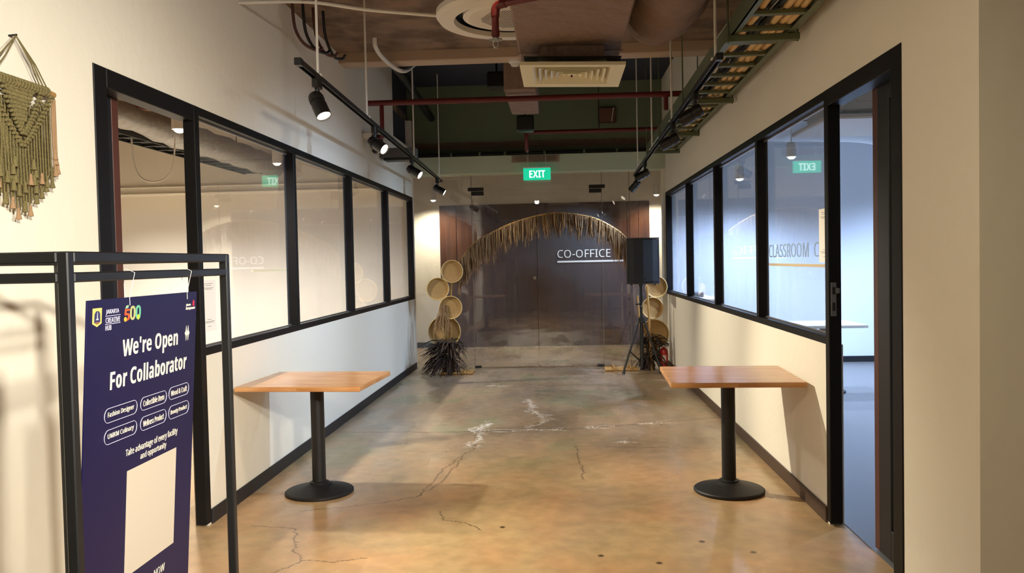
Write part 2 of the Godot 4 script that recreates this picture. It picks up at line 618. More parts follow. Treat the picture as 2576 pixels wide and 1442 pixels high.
func shell() -> void:
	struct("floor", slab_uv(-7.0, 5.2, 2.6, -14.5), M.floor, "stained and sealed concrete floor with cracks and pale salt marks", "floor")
	# the warm side
	var g := bx(Vector3(-2.14, 0, 2.5), Vector3(XL, 3.5, -3.595))
	g.span(Vector3(-2.14, 2.42, -3.595), Vector3(XL, 3.5, -7.8))
	g.span(Vector3(-2.14, 2.42, -7.8), Vector3(XL, 4.0, -10.35))
	g.span(Vector3(-2.14, 2.42, -10.35), Vector3(XL, 3.1, -11.6))
	g.span(Vector3(-2.14, 0, -4.64), Vector3(XL, 0.985, -11.6))
	struct("wall_left", g, M.wall, "painted partition wall below and above the glazing beside the hanging macrame", "wall")
	struct("wall_left_recess", bx(Vector3(-2.22, 3.1, -10.35), Vector3(-2.14, 4.0, -11.8)), M.dark, "dark recess in the wall top beside the bulkhead", "wall")
	# the blue side
	g = bx(Vector3(XR, 0, -2.99), Vector3(1.549, 3.5, -3.64))
	g.span(Vector3(XR, 2.395, -3.64), Vector3(1.549, 3.5, -7.8))
	g.span(Vector3(XR, 2.395, -7.8), Vector3(1.549, 4.0, -11.8))
	g.span(Vector3(XR, 0, -4.64), Vector3(1.549, 1.0, -11.6))
	g.span(Vector3(1.42, 0, -11.5), Vector3(1.549, 2.72, -11.6))
	struct("wall_right", g, M.wall, "cream partition wall around the doorway and glazing of the blue-lit room", "wall")
	struct("wall_return", bx(Vector3(1.549, 0, -2.99), Vector3(5.2, 3.5, -3.07)), M.wall, "wall that turns away beside the doorway of the blue-lit room", "wall")
	struct("wall_lobby", bx(Vector3(5.1, 0, 2.5), Vector3(5.2, 3.5, -2.99)), M.wall, "side wall of the lobby behind the viewer", "wall")
	struct("wall_back_lobby", bx(Vector3(-2.14, 0, 2.5), Vector3(5.2, 3.5, 2.6)), M.wall, "end wall of the lobby behind the viewer", "wall")
	# ceilings and the end of the corridor
	struct("ceiling", bx(Vector3(-2.14, 3.5, 2.6), Vector3(5.2, 4.1, -7.8)), M.slab, "bare brown concrete ceiling slab", "ceiling")
	struct("trim_1", bx(Vector3(XL, 3.4, -7.8), Vector3(XR, 3.52, -8.0), 0.01), M.beam, "pale concrete beam across the corridor ceiling", "beam")
	struct("ceiling_upper", bx(Vector3(-2.22, 4.0, -7.8), Vector3(1.6, 4.1, -11.9)), M.dark, "dark painted ceiling beyond the pale beam", "ceiling")
	struct("wall_end_upper", bx(Vector3(-2.22, 2.9, -11.78), Vector3(1.55, 4.0, -11.9)), M.olive, "dull green wall high above the storefront", "wall")
	struct("trim_2", bx(Vector3(-2.14, 2.715, -11.5), Vector3(XR, 2.965, -11.78), 0.006), M.bulk, "painted bulkhead over the glass storefront", "bulkhead")
	# baseboards
	struct("baseboard_left", bx(Vector3(XL, 0, -4.67), Vector3(XL + 0.013, 0.088, -11.6), 0.003), M.base_black, "black baseboard under the warm-side glazing", "baseboard")
	struct("baseboard_right", bx(Vector3(XR - 0.013, 0, -4.67), Vector3(XR, 0.09, -11.5), 0.003), M.base_brown, "dark brown baseboard under the blue room's glazing", "baseboard")
	partition("window_1", XL, -1.0, [-4.667, -6.417, -8.185, -9.934, -11.6], 0.985, 2.42, "black framed glazing of the warm-lit classroom in four panes")
	partition("window_2", XR, 1.0, [-4.667, -6.28, -7.97, -9.7, -11.5], 1.0, 2.395, "black framed glazing of the blue-lit classroom in four panes")
	door_set(1, XL, -1.0, -3.595, 2.42, -3.98, "warm-lit classroom")
	door_set(2, XR, 1.0, -3.64, 2.395, -4.24, "blue-lit classroom")
	storefront()


# glazing set into a partition whose corridor face is at x = xf; s points into the room
func partition(called: String, xf: float, s: float, zs: Array, y0: float, y1: float, label: String) -> void:
	var w := struct_node(called, label, "window")
	var xi := xf + s * 0.075
	var xo := xf - s * 0.004
	var z0: float = zs[0]
	var z1: float = zs[zs.size() - 1]
	obj("top_rail", bx(Vector3(xo, y1 - 0.05, z0), Vector3(xi, y1, z1), 0.003), M.frame, w)
	obj("sill_rail", bx(Vector3(xo, y0, z0), Vector3(xi, y0 + 0.045, z1), 0.003), M.frame, w)
	for i in range(1, zs.size()):
		obj("mullion", bx(Vector3(xo, y0 + 0.044, zs[i]), Vector3(xi, y1 - 0.049, zs[i] + 0.062), 0.002), M.frame, w)
		var a: float = zs[i - 1]
		var b: float = zs[i] + 0.062
		var xg := xf + s * 0.058
		obj("pane", bx(Vector3(xg, y0 + 0.04, a), Vector3(xg + s * 0.006, y1 - 0.045, b)), M.glass, w)
		var g := bx(Vector3(xg - s * 0.012, y1 - 0.062, a), Vector3(xg, y1 - 0.05, b))
		g.span(Vector3(xg - s * 0.012, y0 + 0.045, a), Vector3(xg, y0 + 0.053, b))
		obj("glazing_bead", g, M.bead, w)


# door frame in the partition and a sliding leaf, mostly slid away behind the near wall
func door_set(n: int, xf: float, s: float, z0: float, y1: float, zl: float, where: String) -> void:
	var t := struct_node("trim_%d" % (n + 2), "black door frame of the " + where, "door frame")
	var xo := xf - s * 0.006
	var xi := xf + s * 0.085
	obj("jamb", bx(Vector3(xo, 0, z0), Vector3(xi, y1, z0 - 0.105), 0.004), M.frame, t)
	var post := obj("jamb", bx(Vector3(xo, 0.012, -4.605), Vector3(xf + s * 0.062, y1, -4.667), 0.004), M.frame, t)
	obj("head", bx(Vector3(xo, y1 - 0.09, z0 - 0.105), Vector3(xi, y1, -4.605), 0.004), M.frame, t)
	if n == 2:
		obj("strike_plate", bx(Vector3(xf + 0.004, 1.16, -4.599), Vector3(xf + 0.034, 1.345, -4.606), 0.002), M.grey, post).set_meta("label", "grey steel latch plate")
		obj("latch_keeper", bx(Vector3(xf + 0.03, 1.285, -4.585), Vector3(xf + 0.048, 1.315, -4.61), 0.003), M.grey, post)
		obj("latch_hole", bx(Vector3(xf + 0.012, 1.28, -4.596), Vector3(xf + 0.026, 1.32, -4.6)), M.frame_in, post)
		obj("latch_hole", bx(Vector3(xf + 0.012, 1.19, -4.596), Vector3(xf + 0.026, 1.235, -4.6)), M.frame_in, post)
	else:
		obj("strike_plate", bx(Vector3(xf - 0.04, 1.2, -4.599), Vector3(xf - 0.02, 1.3, -4.606), 0.002), M.grey, post)
	var d := struct_node("door_%d" % n, "dark sliding door leaf with a reddish edge in the doorway of the " + where, "door")
	var a := xf + s * 0.098
	var b := xf + s * 0.138
	var zf := zl + 1.0
	obj("stile", bx(Vector3(a, 0.012, zl + 0.062), Vector3(b, y1 - 0.03, zl + 0.20), 0.003), M.frame_in, d)
	obj("stile", bx(Vector3(a, 0.012, zf - 0.12), Vector3(b, y1 - 0.03, zf), 0.003), M.frame_in, d)
	obj("rail", bx(Vector3(a, 0.012, zl + 0.2), Vector3(b, 0.16, zf - 0.12), 0.003), M.frame_in, d)
	obj("rail", bx(Vector3(a, y1 - 0.16, zl + 0.2), Vector3(b, y1 - 0.03, zf - 0.12), 0.003), M.frame_in, d)
	obj("pane", bx(Vector3(lerpf(a, b, 0.4), 0.16, zl + 0.2), Vector3(lerpf(a, b, 0.6), y1 - 0.16, zf - 0.12)), M.glass, d)
	obj("edge_strip", bx(Vector3(a, 0.012, zl), Vector3(b, y1 - 0.03, zl + 0.062), 0.003), M.redwood, d).set_meta("label", "reddish brown wooden edge of the leaf")


func storefront() -> void:
	var w := struct_node("window_3", "frameless glass storefront with double doors in front of the brown folding wall", "window")
	var t := 0.012
	for p in [[-2.05, -1.222, 0.005, 2.715], [-1.216, 0.592, 2.482, 2.715], [-1.216, -0.315, 0.012, 2.476], [-0.309, 0.592, 0.012, 2.476], [0.598, 0.972, 0.005, 2.715], [0.978, 1.42, 0.005, 2.715]]:
		obj("pane", bx(Vector3(p[0], p[2], ZE), Vector3(p[1], p[3], ZE - t)), M.glass, w)
	for x in [-1.219, 0.595, 0.975]:
		obj("joint_bead", bx(Vector3(x - 0.003, 0.01, ZE + 0.001), Vector3(x + 0.003, 2.7, ZE - t - 0.001)), M.bead, w)
	for x in [-1.216, 0.592]:
		var s := 1.0 if x < 0.0 else -1.0
		obj("patch_fitting", bx(Vector3(x, 2.42, ZE + 0.012), Vector3(x + s * 0.17, 2.476, ZE - 0.024), 0.003), M.iron, w)
		obj("patch_fitting", bx(Vector3(x - s * 0.05, 2.482, ZE + 0.012), Vector3(x + s * 0.17, 2.53, ZE - 0.024), 0.003), M.iron, w)
		obj("floor_pivot", bx(Vector3(x, 0.0, ZE + 0.02), Vector3(x + s * 0.09, 0.03, ZE - 0.03), 0.004), M.iron, w)
	var g := G.new()
	g.cyl(Vector3(-0.354, 1.254, ZE + 0.02), Vector3(-0.354, 1.254, ZE - 0.03), 0.024, -1, 20)
	obj("door_lock", g, M.chrome, w)


func rooms() -> void:
	# warm-lit classroom
	var g := bx(Vector3(-7.0, 0, -11.6), Vector3(-2.06, 3.5, -11.7))
	struct("wall_end_left_room", g, M.room_wall, "plain cream end wall of the warm-lit classroom", "wall")
	struct("trim_5", bx(Vector3(-7.0, 2.52, -11.25), Vector3(-2.14, 3.5, -11.6)), M.wall, "soffit along the end wall of the warm-lit classroom", "beam")
	struct("wall_side_left_room", bx(Vector3(-7.1, 0, -2.8), Vector3(-7.0, 3.5, -11.7)), M.room_wall, "far side wall of the warm-lit classroom", "wall")
	struct("wall_near_left_room", bx(Vector3(-7.1, 0, -2.7), Vector3(-2.14, 3.5, -2.8)), M.room_wall, "near wall of the warm-lit classroom", "wall")
	struct("ceiling_left_room", bx(Vector3(-7.1, 3.5, -2.7), Vector3(-2.14, 3.6, -11.7)), M.slab, "bare ceiling of the warm-lit classroom", "ceiling")
	# blue-lit classroom
	struct("wall_end_right_room", bx(Vector3(1.549, 0, -11.66), Vector3(6.5, 3.5, -11.76)), M.cool_wall, "pale end wall of the blue-lit classroom under a scallop of light", "wall")
	struct("wall_side_right_room", bx(Vector3(6.5, 0, -3.07), Vector3(6.6, 3.5, -11.76)), M.cool_wall, "far side wall of the blue-lit classroom", "wall")
	struct("ceiling_right_room", bx(Vector3(1.549, 3.5, -3.07), Vector3(6.6, 3.6, -11.76)), M.cool_wall, "pale ceiling of the blue-lit classroom", "ceiling")
	struct("floor_right_room", bx(Vector3(1.55, 0.0, -3.07), Vector3(6.5, 0.004, -11.66)), M.room_floor, "grey vinyl floor of the blue-lit classroom", "floor")
	struct("baseboard_right_room", bx(Vector3(1.56, 0.004, -11.64), Vector3(6.5, 0.085, -11.66)), M.base_black, "dark baseboard at the end of the blue-lit classroom", "baseboard")
	struct("trim_6", bx(Vector3(1.549, 3.08, -11.1), Vector3(6.5, 3.5, -11.66)), M.cool_wall, "soffit along the end wall of the blue-lit classroom", "beam")
	# the office behind the storefront
	struct("wall_back", bx(Vector3(-4.0, 0, ZB), Vector3(3.5, 3.2, ZB - 0.1)), M.wall, "cream back wall of the office behind the storefront", "wall")
	struct("wall_office_left", bx(Vector3(-4.1, 0, -11.7), Vector3(-4.0, 3.2, ZB - 0.1)), M.wall, "side wall of the office behind the warm-lit classroom", "wall")
	struct("wall_office_right", bx(Vector3(3.5, 0, -11.76), Vector3(3.6, 3.2, ZB - 0.1)), M.wall, "side wall of the office behind the blue-lit classroom", "wall")
	struct("ceiling_office", bx(Vector3(-4.1, 3.1, -11.78), Vector3(3.6, 3.2, ZB - 0.1)), M.duct, "brown ceiling of the office behind the storefront", "ceiling")
	struct("baseboard_back", bx(Vector3(-4.0, 0, ZB + 0.013), Vector3(-2.085, 0.095, ZB)), M.base_black, "dark baseboard of the office's back wall", "baseboard")
	var t := struct_node("door_3", "dark brown timber folding wall with a double door behind the glass", "door")
	for p in [[-2.08, -1.79, 0.03], [-1.784, -1.49, 0.03], [1.165, 1.36, 0.03], [1.365, 1.55, 0.03]]:
		obj("side_panel", bx(Vector3(p[0], 0.01, ZB), Vector3(p[1], 2.48, ZB + p[2]), 0.004), M.panel, t)
	obj("header_board", bx(Vector3(-1.484, 2.2, ZB), Vector3(1.16, 2.48, ZB + 0.022), 0.004), M.panel, t)
	for x in [[-1.484, -0.93], [-0.925, -0.375], [-0.367, 0.39], [0.395, 1.16]]:
		obj("door_board", bx(Vector3(x[0], 0.01, ZB), Vector3(x[1], 2.195, ZB + 0.026), 0.004), M.panel, t)
	# ducts and trays of the warm-lit classroom
	t = thing("ventilation_duct", "silver foil wrapped duct under the ceiling of the warm-lit classroom", "duct")
	var p := PackedVector3Array()
	var r := PackedFloat32Array()
	for i in 40:
		p.append(Vector3(-3.9 + 0.01 * sin(i * 1.7), 2.9 - 0.001 * i, -3.2 - 8.0 * i / 39.0))
		r.append(0.115 + 0.012 * sin(i * 2.3) + (0.03 if i > 22 else 0.0))
	g = G.new()
	g.tube(p, r, 16)
	obj("duct", g, M.foil, t)
	for z in [-4.5, -6.3, -8.1, -9.9]:
		obj("strap", tb([Vector3(-3.9, 2.99, z), Vector3(-3.9, 3.5, z)], 0.006), M.iron, t)
	t = thing("cable_ladder", "dark cable ladder hung beside the foil duct in the warm-lit classroom", "cable tray")
	obj("rail", bx(Vector3(-4.31, 2.76, -3.2), Vector3(-4.295, 2.83, -11.2)), M.iron, t)
	obj("rail", bx(Vector3(-4.075, 2.76, -3.2), Vector3(-4.06, 2.83, -11.2)), M.iron, t)
	for i in 27:
		obj("rung", bx(Vector3(-4.3, 2.765, -3.3 - 0.3 * i), Vector3(-4.07, 2.785, -3.34 - 0.3 * i)), M.iron, t)
	for z in [-4.8, -7.0, -9.2]:
		obj("hanger", tb([Vector3(-4.3, 2.8, z), Vector3(-4.3, 3.5, z)], 0.006), M.iron, t)
	g = G.new()
	for k in 5: g.tube(curve([Vector3(-4.27 + 0.04 * k, 2.795, -3.2), Vector3(-4.26 + 0.035 * k, 2.80, -6.0), Vector3(-4.27 + 0.04 * k, 2.795, -8.5), Vector3(-4.26 + 0.04 * k, 2.80, -11.2)], 5), 0.01, 6)
	stuff(obj("cable", g, M.black, t))
	var o := obj("hanging_cable", tb(Array(curve([Vector3(-4.21, 2.79, -8.0), Vector3(-4.195, 2.55, -8.0), Vector3(-4.13, 2.40, -8.0), Vector3(-4.0, 2.352, -8.0), Vector3(-3.86, 2.40, -8.0), Vector3(-3.79, 2.55, -8.0), Vector3(-3.77, 2.79, -8.0)], 6)), 0.008), M.white)
	tag(o, "white cable hanging in a loop from the ladder in the warm-lit classroom", "cable")
	t = thing("red_pipe", "brown-red sprinkler pipe under the ceiling of the warm-lit classroom", "pipe")
	obj("pipe", tb([Vector3(-6.5, 3.15, -8.3), Vector3(-2.4, 3.15, -8.3)], 0.03, 10), M.red_pipe, t)
	obj("clamp", tb([Vector3(-4.8, 3.15, -8.3), Vector3(-4.8, 3.5, -8.3)], 0.006), M.iron, t)
	for y in [2.62, 2.53]:
		o = obj("conduit", tb([Vector3(-6.9, y, -11.22), Vector3(-2.2, y, -11.22)], 0.014), M.wall)
		tag(o, "%s of two pale conduits along the soffit in the warm-lit classroom" % ("upper" if y > 2.6 else "lower"), "conduit")
	# air conditioning box of the blue-lit classroom
	t = thing("air_conditioner", "grey-white ceiling air conditioner seen through the top of the open doorway", "air conditioner", Vector3(2.25, 2.5, -6.1))
	obj("casing", bx(Vector3(-0.36, -0.06, -0.35), Vector3(0.42, 0.5, 0.4), 0.03), M.white, t)
	obj("side_panel", bx(Vector3(-0.25, 0.02, 0.4), Vector3(0.3, 0.42, 0.408), 0.004), M.white, t)
	obj("drain_tray", bx(Vector3(-0.45, -0.10, -0.42), Vector3(0.47, -0.062, 0.44), 0.01), M.white, t)
	for k in 2:
		obj("hanger", tb([Vector3(-0.2 + 0.5 * k, 0.5, 0), Vector3(-0.2 + 0.5 * k, 1.0, 0)], 0.006), M.iron, t)
	t = thing("insulated_duct", "pale lagged duct below the ceiling of the blue-lit classroom", "duct")
	g = G.new()
	g.tube(curve([Vector3(1.7, 3.0, -9.8), Vector3(2.6, 2.98, -9.9), Vector3(3.6, 2.95, -10.0), Vector3(4.2, 2.82, -10.05), Vector3(5.2, 2.95, -10.1), Vector3(6.4, 3.0, -10.1)], 6), 0.15, 14)
	obj("duct", g, M.cool_wall, t)
	for x in [2.4, 3.9, 5.4]:
		obj("strap", tb([Vector3(x, 3.1, -9.98), Vector3(x, 3.5, -9.98)], 0.006), M.grey, t)
	t = thing("wire_tray", "grey wire tray crossing the blue-lit classroom above the lamps", "cable tray")
	for k in 4: obj("rail", tb([Vector3(1.6, 2.86 + 0.03 * (k % 2), -8.6 + 0.1 * k), Vector3(6.4, 2.86 + 0.03 * (k % 2), -8.6 + 0.1 * k)], 0.007, 6), M.grey, t)
	for x in [2.2, 3.4, 4.6, 5.8]: obj("hanger", tb([Vector3(x, 2.86, -8.45), Vector3(x, 3.5, -8.45)], 0.006, 6), M.grey, t)
	# seen low through the panes
	cafe_table("classroom_table", Vector3(2.85, 0, -9.15), 0.0, 0.7, 0.7, "white square table standing inside the blue-lit classroom", M.white)
	t = thing("tissue_box", "small grey box lying on a table behind the farthest pane of the blue room", "box", Vector3(1.76, 0.985, -10.75))
	obj("body", bx(Vector3(-0.06, 0, -0.13), Vector3(0.06, 0.06, 0.13), 0.008), M.grey, t)
	obj("lid", bx(Vector3(-0.045, 0.06, -0.1), Vector3(0.045, 0.068, 0.1), 0.003), M.chrome, t)
	t = thing("bar_counter", "narrow white counter inside the blue-lit classroom under the farthest pane", "counter", Vector3(1.76, 0, -10.75))
	obj("top", bx(Vector3(-0.2, 0.955, -0.6), Vector3(0.2, 0.985, 0.6), 0.004), M.white, t)
	for z in [-0.5, 0.5]: obj("leg", bx(Vector3(-0.15, 0.004, z - 0.03), Vector3(0.15, 0.955, z + 0.03), 0.004), M.white, t)


func cafe_table(called: String, at: Vector3, turn: float, w: float, d: float, label: String, top: Material, iron: Material = null) -> Node3D:
	var t := thing(called, label, "table", at)
	t.rotation.y = turn
	if iron == null: iron = M.iron
	obj("tabletop", bx(Vector3(-w / 2, 0.722, -d / 2), Vector3(w / 2, 0.752, d / 2), 0.003), top, t)
	var g := G.new()
	g.lathe(PackedVector2Array([Vector2(0, 0.0), Vector2(0.216, 0.0), Vector2(0.222, 0.006), Vector2(0.222, 0.016), Vector2(0.214, 0.022), Vector2(0.15, 0.038), Vector2(0.09, 0.055), Vector2(0.066, 0.066), Vector2(0.0, 0.068)]), Transform3D(Basis(), Vector3(0, at.y * 0.0, 0)), 48)
	obj("base", g, iron, t)
	g = G.new()
	g.lathe(PackedVector2Array([Vector2(0.044, 0.06), Vector2(0.062, 0.066), Vector2(0.062, 0.074), Vector2(0.046, 0.08)]), Transform3D(), 32)
	obj("collar", g, iron, t)
	g = G.new()
	g.cyl(Vector3(0, 0.06, 0), Vector3(0, 0.715, 0), 0.044, -1, 32)
	obj("column", g, iron, t)
	g = bx(Vector3(-0.19, 0.706, -0.03), Vector3(0.19, 0.722, 0.03), 0.003)
	g.span(Vector3(-0.03, 0.706, -0.19), Vector3(0.03, 0.722, 0.19), 0.003)
	obj("spider", g, iron, t)
	return t


# ---------------------------------------------------------------- under the ceiling
func ceiling_services() -> void:
	# round cassette
	var t := thing("air_conditioner", "round white ceiling cassette with a perforated centre behind the red elbow pipe", "air conditioner", Vector3(-0.27, 3.0, -5.23))
	var g := G.new()
	g.lathe(PackedVector2Array([Vector2(0.355, 0.03), Vector2(0.365, 0.0), Vector2(0.455, 0.004), Vector2(0.475, 0.03), Vector2(0.475, 0.06), Vector2(0.44, 0.085)]), Transform3D(), 64)
	obj("ring", g, M.white, t)
	g = G.new()
	g.lathe(PackedVector2Array([Vector2(0.0, 0.07), Vector2(0.36, 0.07), Vector2(0.36, 0.03)]), Transform3D(), 64)
	obj("air_slot", g, M.black, t)
	g = G.new()
	g.lathe(PackedVector2Array([Vector2(0.0, 0.006), Vector2(0.27, 0.006), Vector2(0.305, 0.018), Vector2(0.305, 0.04), Vector2(0.0, 0.05)]), Transform3D(Basis(), Vector3(0.0, 0, 0.03)), 64)
	obj("centre_plate", g, M.white, t)
	g = G.new()
	for i in range(-11, 12):
		for j in range(-11, 12):
			var q := Vector2((i + 0.5 * (absi(j) % 2)) * 0.0185, j * 0.016)
			if q.length() < 0.19: g.cyl(Vector3(q.x, 0.0075, q.y + 0.03), Vector3(q.x, 0.0045, q.y + 0.03), 0.0052, -1, 6)
	stuff(obj("perforation", g, M.ink, t))
	g = G.new()
	g.cyl(Vector3(0, 0.085, 0), Vector3(0, 0.36, 0), 0.42, 0.42, 48)
	obj("casing", g, M.black, t)
	for k in 3:
		var q := Vector3(cos(TAU * k / 3), 0, sin(TAU * k / 3)) * 0.43
		obj("hanger", tb([q + Vector3(0, 0.25, 0), q + Vector3(0, 0.5, 0)], 0.006, 6), M.iron, t)
	var o := obj("power_cable", tb(Array(curve([Vector3(-2.06, 3.22, -5.35), Vector3(-1.6, 3.2, -5.32), Vector3(-1.2, 3.12, -5.27), Vector3(-0.735, 3.045, -5.2)], 5)), 0.011), M.white)
	tag(o, "white cable running from the wall to the round ceiling cassette", "cable")
	# plenum, its flexible branch and the square diffuser
	t = thing("air_plenum", "flat brown air box under the slab beside the round cassette", "duct", Vector3(0.09, 2.84, -4.5))
	obj("box", bx(Vector3(-0.33, 0, -1.12), Vector3(0.33, 0.12, 1.3), 0.012), M.duct, t)
	for k in [-0.9, 0.2, 1.0]:
		obj("flange", bx(Vector3(-0.34, -0.004, k), Vector3(0.34, 0.0, k + 0.02)), M.duct, t)
		obj("hanger", tb([Vector3(0.25, 0.12, k), Vector3(0.25, 0.66, k)], 0.006, 6), M.iron, t)
	t = thing("flexible_duct", "fat brown lagged duct bending beside the air box under the slab", "duct")
	var p := curve([Vector3(0.50, 3.19, -4.10), Vector3(0.64, 3.14, -4.45), Vector3(0.70, 3.12, -5.0), Vector3(0.68, 3.13, -5.4), Vector3(0.67, 3.13, -5.75)], 8)
	var r := PackedFloat32Array()
	for i in p.size(): r.append(0.225 + 0.014 * sin(i * 1.1) + 0.008 * sin(i * 2.9) - 0.05 * smoothstep(24.0, 32.0, float(i)))
	g = G.new()
	g.tube(p, r, 24)
	obj("duct", g, M.duct, t)
	for z in [-4.9, -5.5]: obj("strap", tb([Vector3(0.67, 3.33, z), Vector3(0.67, 3.5, z)], 0.012, 6), M.iron, t)
	diffuser()
	# the longitudinal air duct beyond the beam
	t = thing("square_duct", "brown square air duct running away behind the cream diffuser", "duct", Vector3(-0.355, 3.15, -8.7))
	obj("duct", bx(Vector3(-0.155, 0, -0.7), Vector3(0.155, 0.35, 0.65), 0.01), M.duct, t)
	for z in [-0.5, 0.4]: obj("hanger", tb([Vector3(0.1, 0.35, z), Vector3(0.1, 0.85, z)], 0.006, 6), M.iron, t)
	# red pipes
	t = thing("sprinkler_drop", "red elbow pipe with a sprinkler head in front of the round cassette", "sprinkler")
	obj("pipe", tb([Vector3(0.86, 2.80, -3.68), Vector3(-0.264, 2.79, -4.184)], 0.018, 14), M.red_pipe, t)
	g = G.new()
	g.tube(curve([Vector3(-0.246, 2.79, -4.176), Vector3(-0.285, 2.786, -4.194), Vector3(-0.3, 2.765, -4.2), Vector3(-0.302, 2.73, -4.2)], 5), 0.022, 14)
	obj("elbow", g, M.red_pipe, t)
	g = G.new()
	g.cyl(Vector3(-0.302, 2.735, -4.2), Vector3(-0.302, 2.645, -4.2), 0.018, -1, 16)
	g.cyl(Vector3(-0.302, 2.665, -4.2), Vector3(-0.302, 2.635, -4.2), 0.021, -1, 16)
	g.cyl(Vector3(-0.302, 2.635, -4.2), Vector3(-0.302, 2.618, -4.2), 0.017, 0.013, 16)
	obj("drop_pipe", g, M.red_pipe, t)
	g = G.new()
	g.cyl(Vector3(-0.302, 2.618, -4.2), Vector3(-0.302, 2.614, -4.2), 0.034, 0.034, 20)
	obj("escutcheon", g, M.chrome, t)
	g = G.new()
	for s in [-1, 1]: g.tube(PackedVector3Array([Vector3(-0.302 + s * 0.008, 2.614, -4.2), Vector3(-0.302 + s * 0.013, 2.6, -4.2), Vector3(-0.302 + s * 0.012, 2.585, -4.2), Vector3(-0.302, 2.577, -4.2)]), 0.0025, 6)
	g.cyl(Vector3(-0.302, 2.577, -4.2), Vector3(-0.302, 2.573, -4.2), 0.011, -1, 12)
	obj("sprinkler_head", g, M.chrome, t)
	obj("riser", tb([Vector3(0.86, 2.79, -3.68), Vector3(0.86, 3.5, -3.68)], 0.018, 12), M.red_pipe, t)
	t = thing("red_pipe", "dark red pipe crossing the corridor high up with a short drop at each end", "pipe")
	obj("pipe", tb([Vector3(-1.88, 3.095, -8.2), Vector3(1.44, 3.095, -8.2)], 0.028, 12), M.red_pipe, t)
	obj("drop_pipe", tb([Vector3(-1.742, 3.09, -8.2), Vector3(-1.742, 2.745, -8.2)], 0.022, 12), M.red_pipe, t)
	obj("drop_pipe", tb([Vector3(1.064, 3.09, -8.2), Vector3(1.064, 2.94, -8.2)], 0.022, 12), M.red_pipe, t)
	t = thing("red_pipe", "shorter dark red pipe in front of the green wall, dropping above the exit sign", "pipe")
	obj("pipe", tb([Vector3(-0.41, 3.19, -11.0), Vector3(1.46, 3.19, -11.0)], 0.026, 12), M.red_pipe, t)
	obj("drop_pipe", tb([Vector3(-0.41, 3.2, -11.0), Vector3(-0.41, 2.98, -11.0), Vector3(-0.41, 2.975, -11.2)], 0.026, 12), M.red_pipe, t)
	obj("clamp", tb([Vector3(0.55, 3.19, -11.0), Vector3(0.55, 4.0, -11.0)], 0.006, 6), M.iron, t)
	t = thing("cable_conduit", "dark pipe with clamps lying along the top edge of the bulkhead", "conduit")
	obj("pipe", tb([Vector3(-2.0, 2.99, -11.55), Vector3(1.4, 2.99, -11.55)], 0.024, 10), M.iron, t)
	for x in [-1.5, -1.1, -0.75, -0.2, 0.35, 0.8]:
		obj("clamp", bx(Vector3(x, 2.965, -11.585), Vector3(x + 0.03, 3.02, -11.515), 0.004), M.galv, t)
	t = thing("bent_conduit", "white bent conduit coming down the slab at the pale beam", "conduit")
	obj("pipe", tb(Array(curve([Vector3(-1.6, 3.5, -7.3), Vector3(-1.6, 3.42, -7.35), Vector3(-1.57, 3.37, -7.6), Vector3(-1.5, 3.36, -8.0), Vector3(-1.45, 3.5, -8.4), Vector3(-1.4, 3.9, -9.2)], 5)), 0.02, 10), M.white, t)
	t = thing("lagged_pipe", "black lagged pipe slanting away under the dark ceiling", "pipe")
	obj("pipe", tb([Vector3(-1.92, 3.86, -8.2), Vector3(-1.80, 3.7, -9.6), Vector3(-1.70, 3.45, -11.2)], 0.05, 10), M.black, t)
	obj("hanger", tb([Vector3(-1.80, 3.74, -9.6), Vector3(-1.80, 4.0, -9.6)], 0.006, 6), M.iron, t)
	# ceiling speakers, junction box, smoke detector
	for q in [[Vector3(-0.66, 3.49, -9.2), "black box loudspeaker on a bracket beside the square duct"], [Vector3(-0.37, 3.09, -9.7), "low black box loudspeaker hanging past the end of the square duct"]]:
		t = thing("ceiling_speaker", q[1], "loudspeaker", q[0])
		obj("cabinet", bx(Vector3(-0.1, -0.09, -0.09), Vector3(0.1, 0.09, 0.09), 0.015), M.black, t)
		obj("grille", bx(Vector3(-0.085, -0.075, 0.09), Vector3(0.085, 0.075, 0.096), 0.003), M.iron, t)
		obj("bracket", tb([Vector3(0, 0.09, 0), Vector3(0, 4.0 - q[0].y, 0)], 0.012, 8), M.black, t)
	t = thing("junction_box", "brown square junction box on the green wall above the storefront", "junction box", Vector3(0.70, 3.52, -11.78))
	obj("box", bx(Vector3(-0.12, -0.11, 0), Vector3(0.12, 0.10, 0.07), 0.006), M.redwood, t)
	obj("cover", bx(Vector3(-0.11, -0.10, 0.07), Vector3(0.11, 0.09, 0.078), 0.003), mat(Color(0.40, 0.26, 0.18), 0.6), t)
	obj("cable", tb([Vector3(0.09, 0.09, 0.08), Vector3(0.06, -0.1, 0.09)], 0.006, 6), M.white, t)
	t = thing("smoke_detector", "small round white smoke detector under the pale beam", "smoke detector", Vector3(-0.39, 3.4, -7.9))
	g = G.new()
	g.lathe(PackedVector2Array([Vector2(0.0, -0.06), Vector2(0.035, -0.055), Vector2(0.045, -0.03), Vector2(0.06, -0.022), Vector2(0.062, 0.0), Vector2(0, 0)]), Transform3D(), 24)
	obj("body", g, M.white, t)
	# supply grille and exit sign on the bulkhead
	t = thing("supply_grille", "pinkish slotted air grille on the bulkhead above the exit sign", "vent", Vector3(-0.31, 2.9, -11.5))
	obj("frame", bx(Vector3(-0.33, -0.05, -0.002), Vector3(0.33, 0.05, 0.014), 0.004), mat(Color(0.62, 0.53, 0.45), 0.6), t)
	for k in 22:
		obj("slat", bx(Vector3(-0.30 + 0.0275 * k, -0.035, 0.014), Vector3(-0.288 + 0.0275 * k, 0.035, 0.024)), M.duct, t)
	t = thing("exit_sign", "glowing green exit sign with white letters hung at the bulkhead", "sign", Vector3(-0.29, 2.6, -11.40))
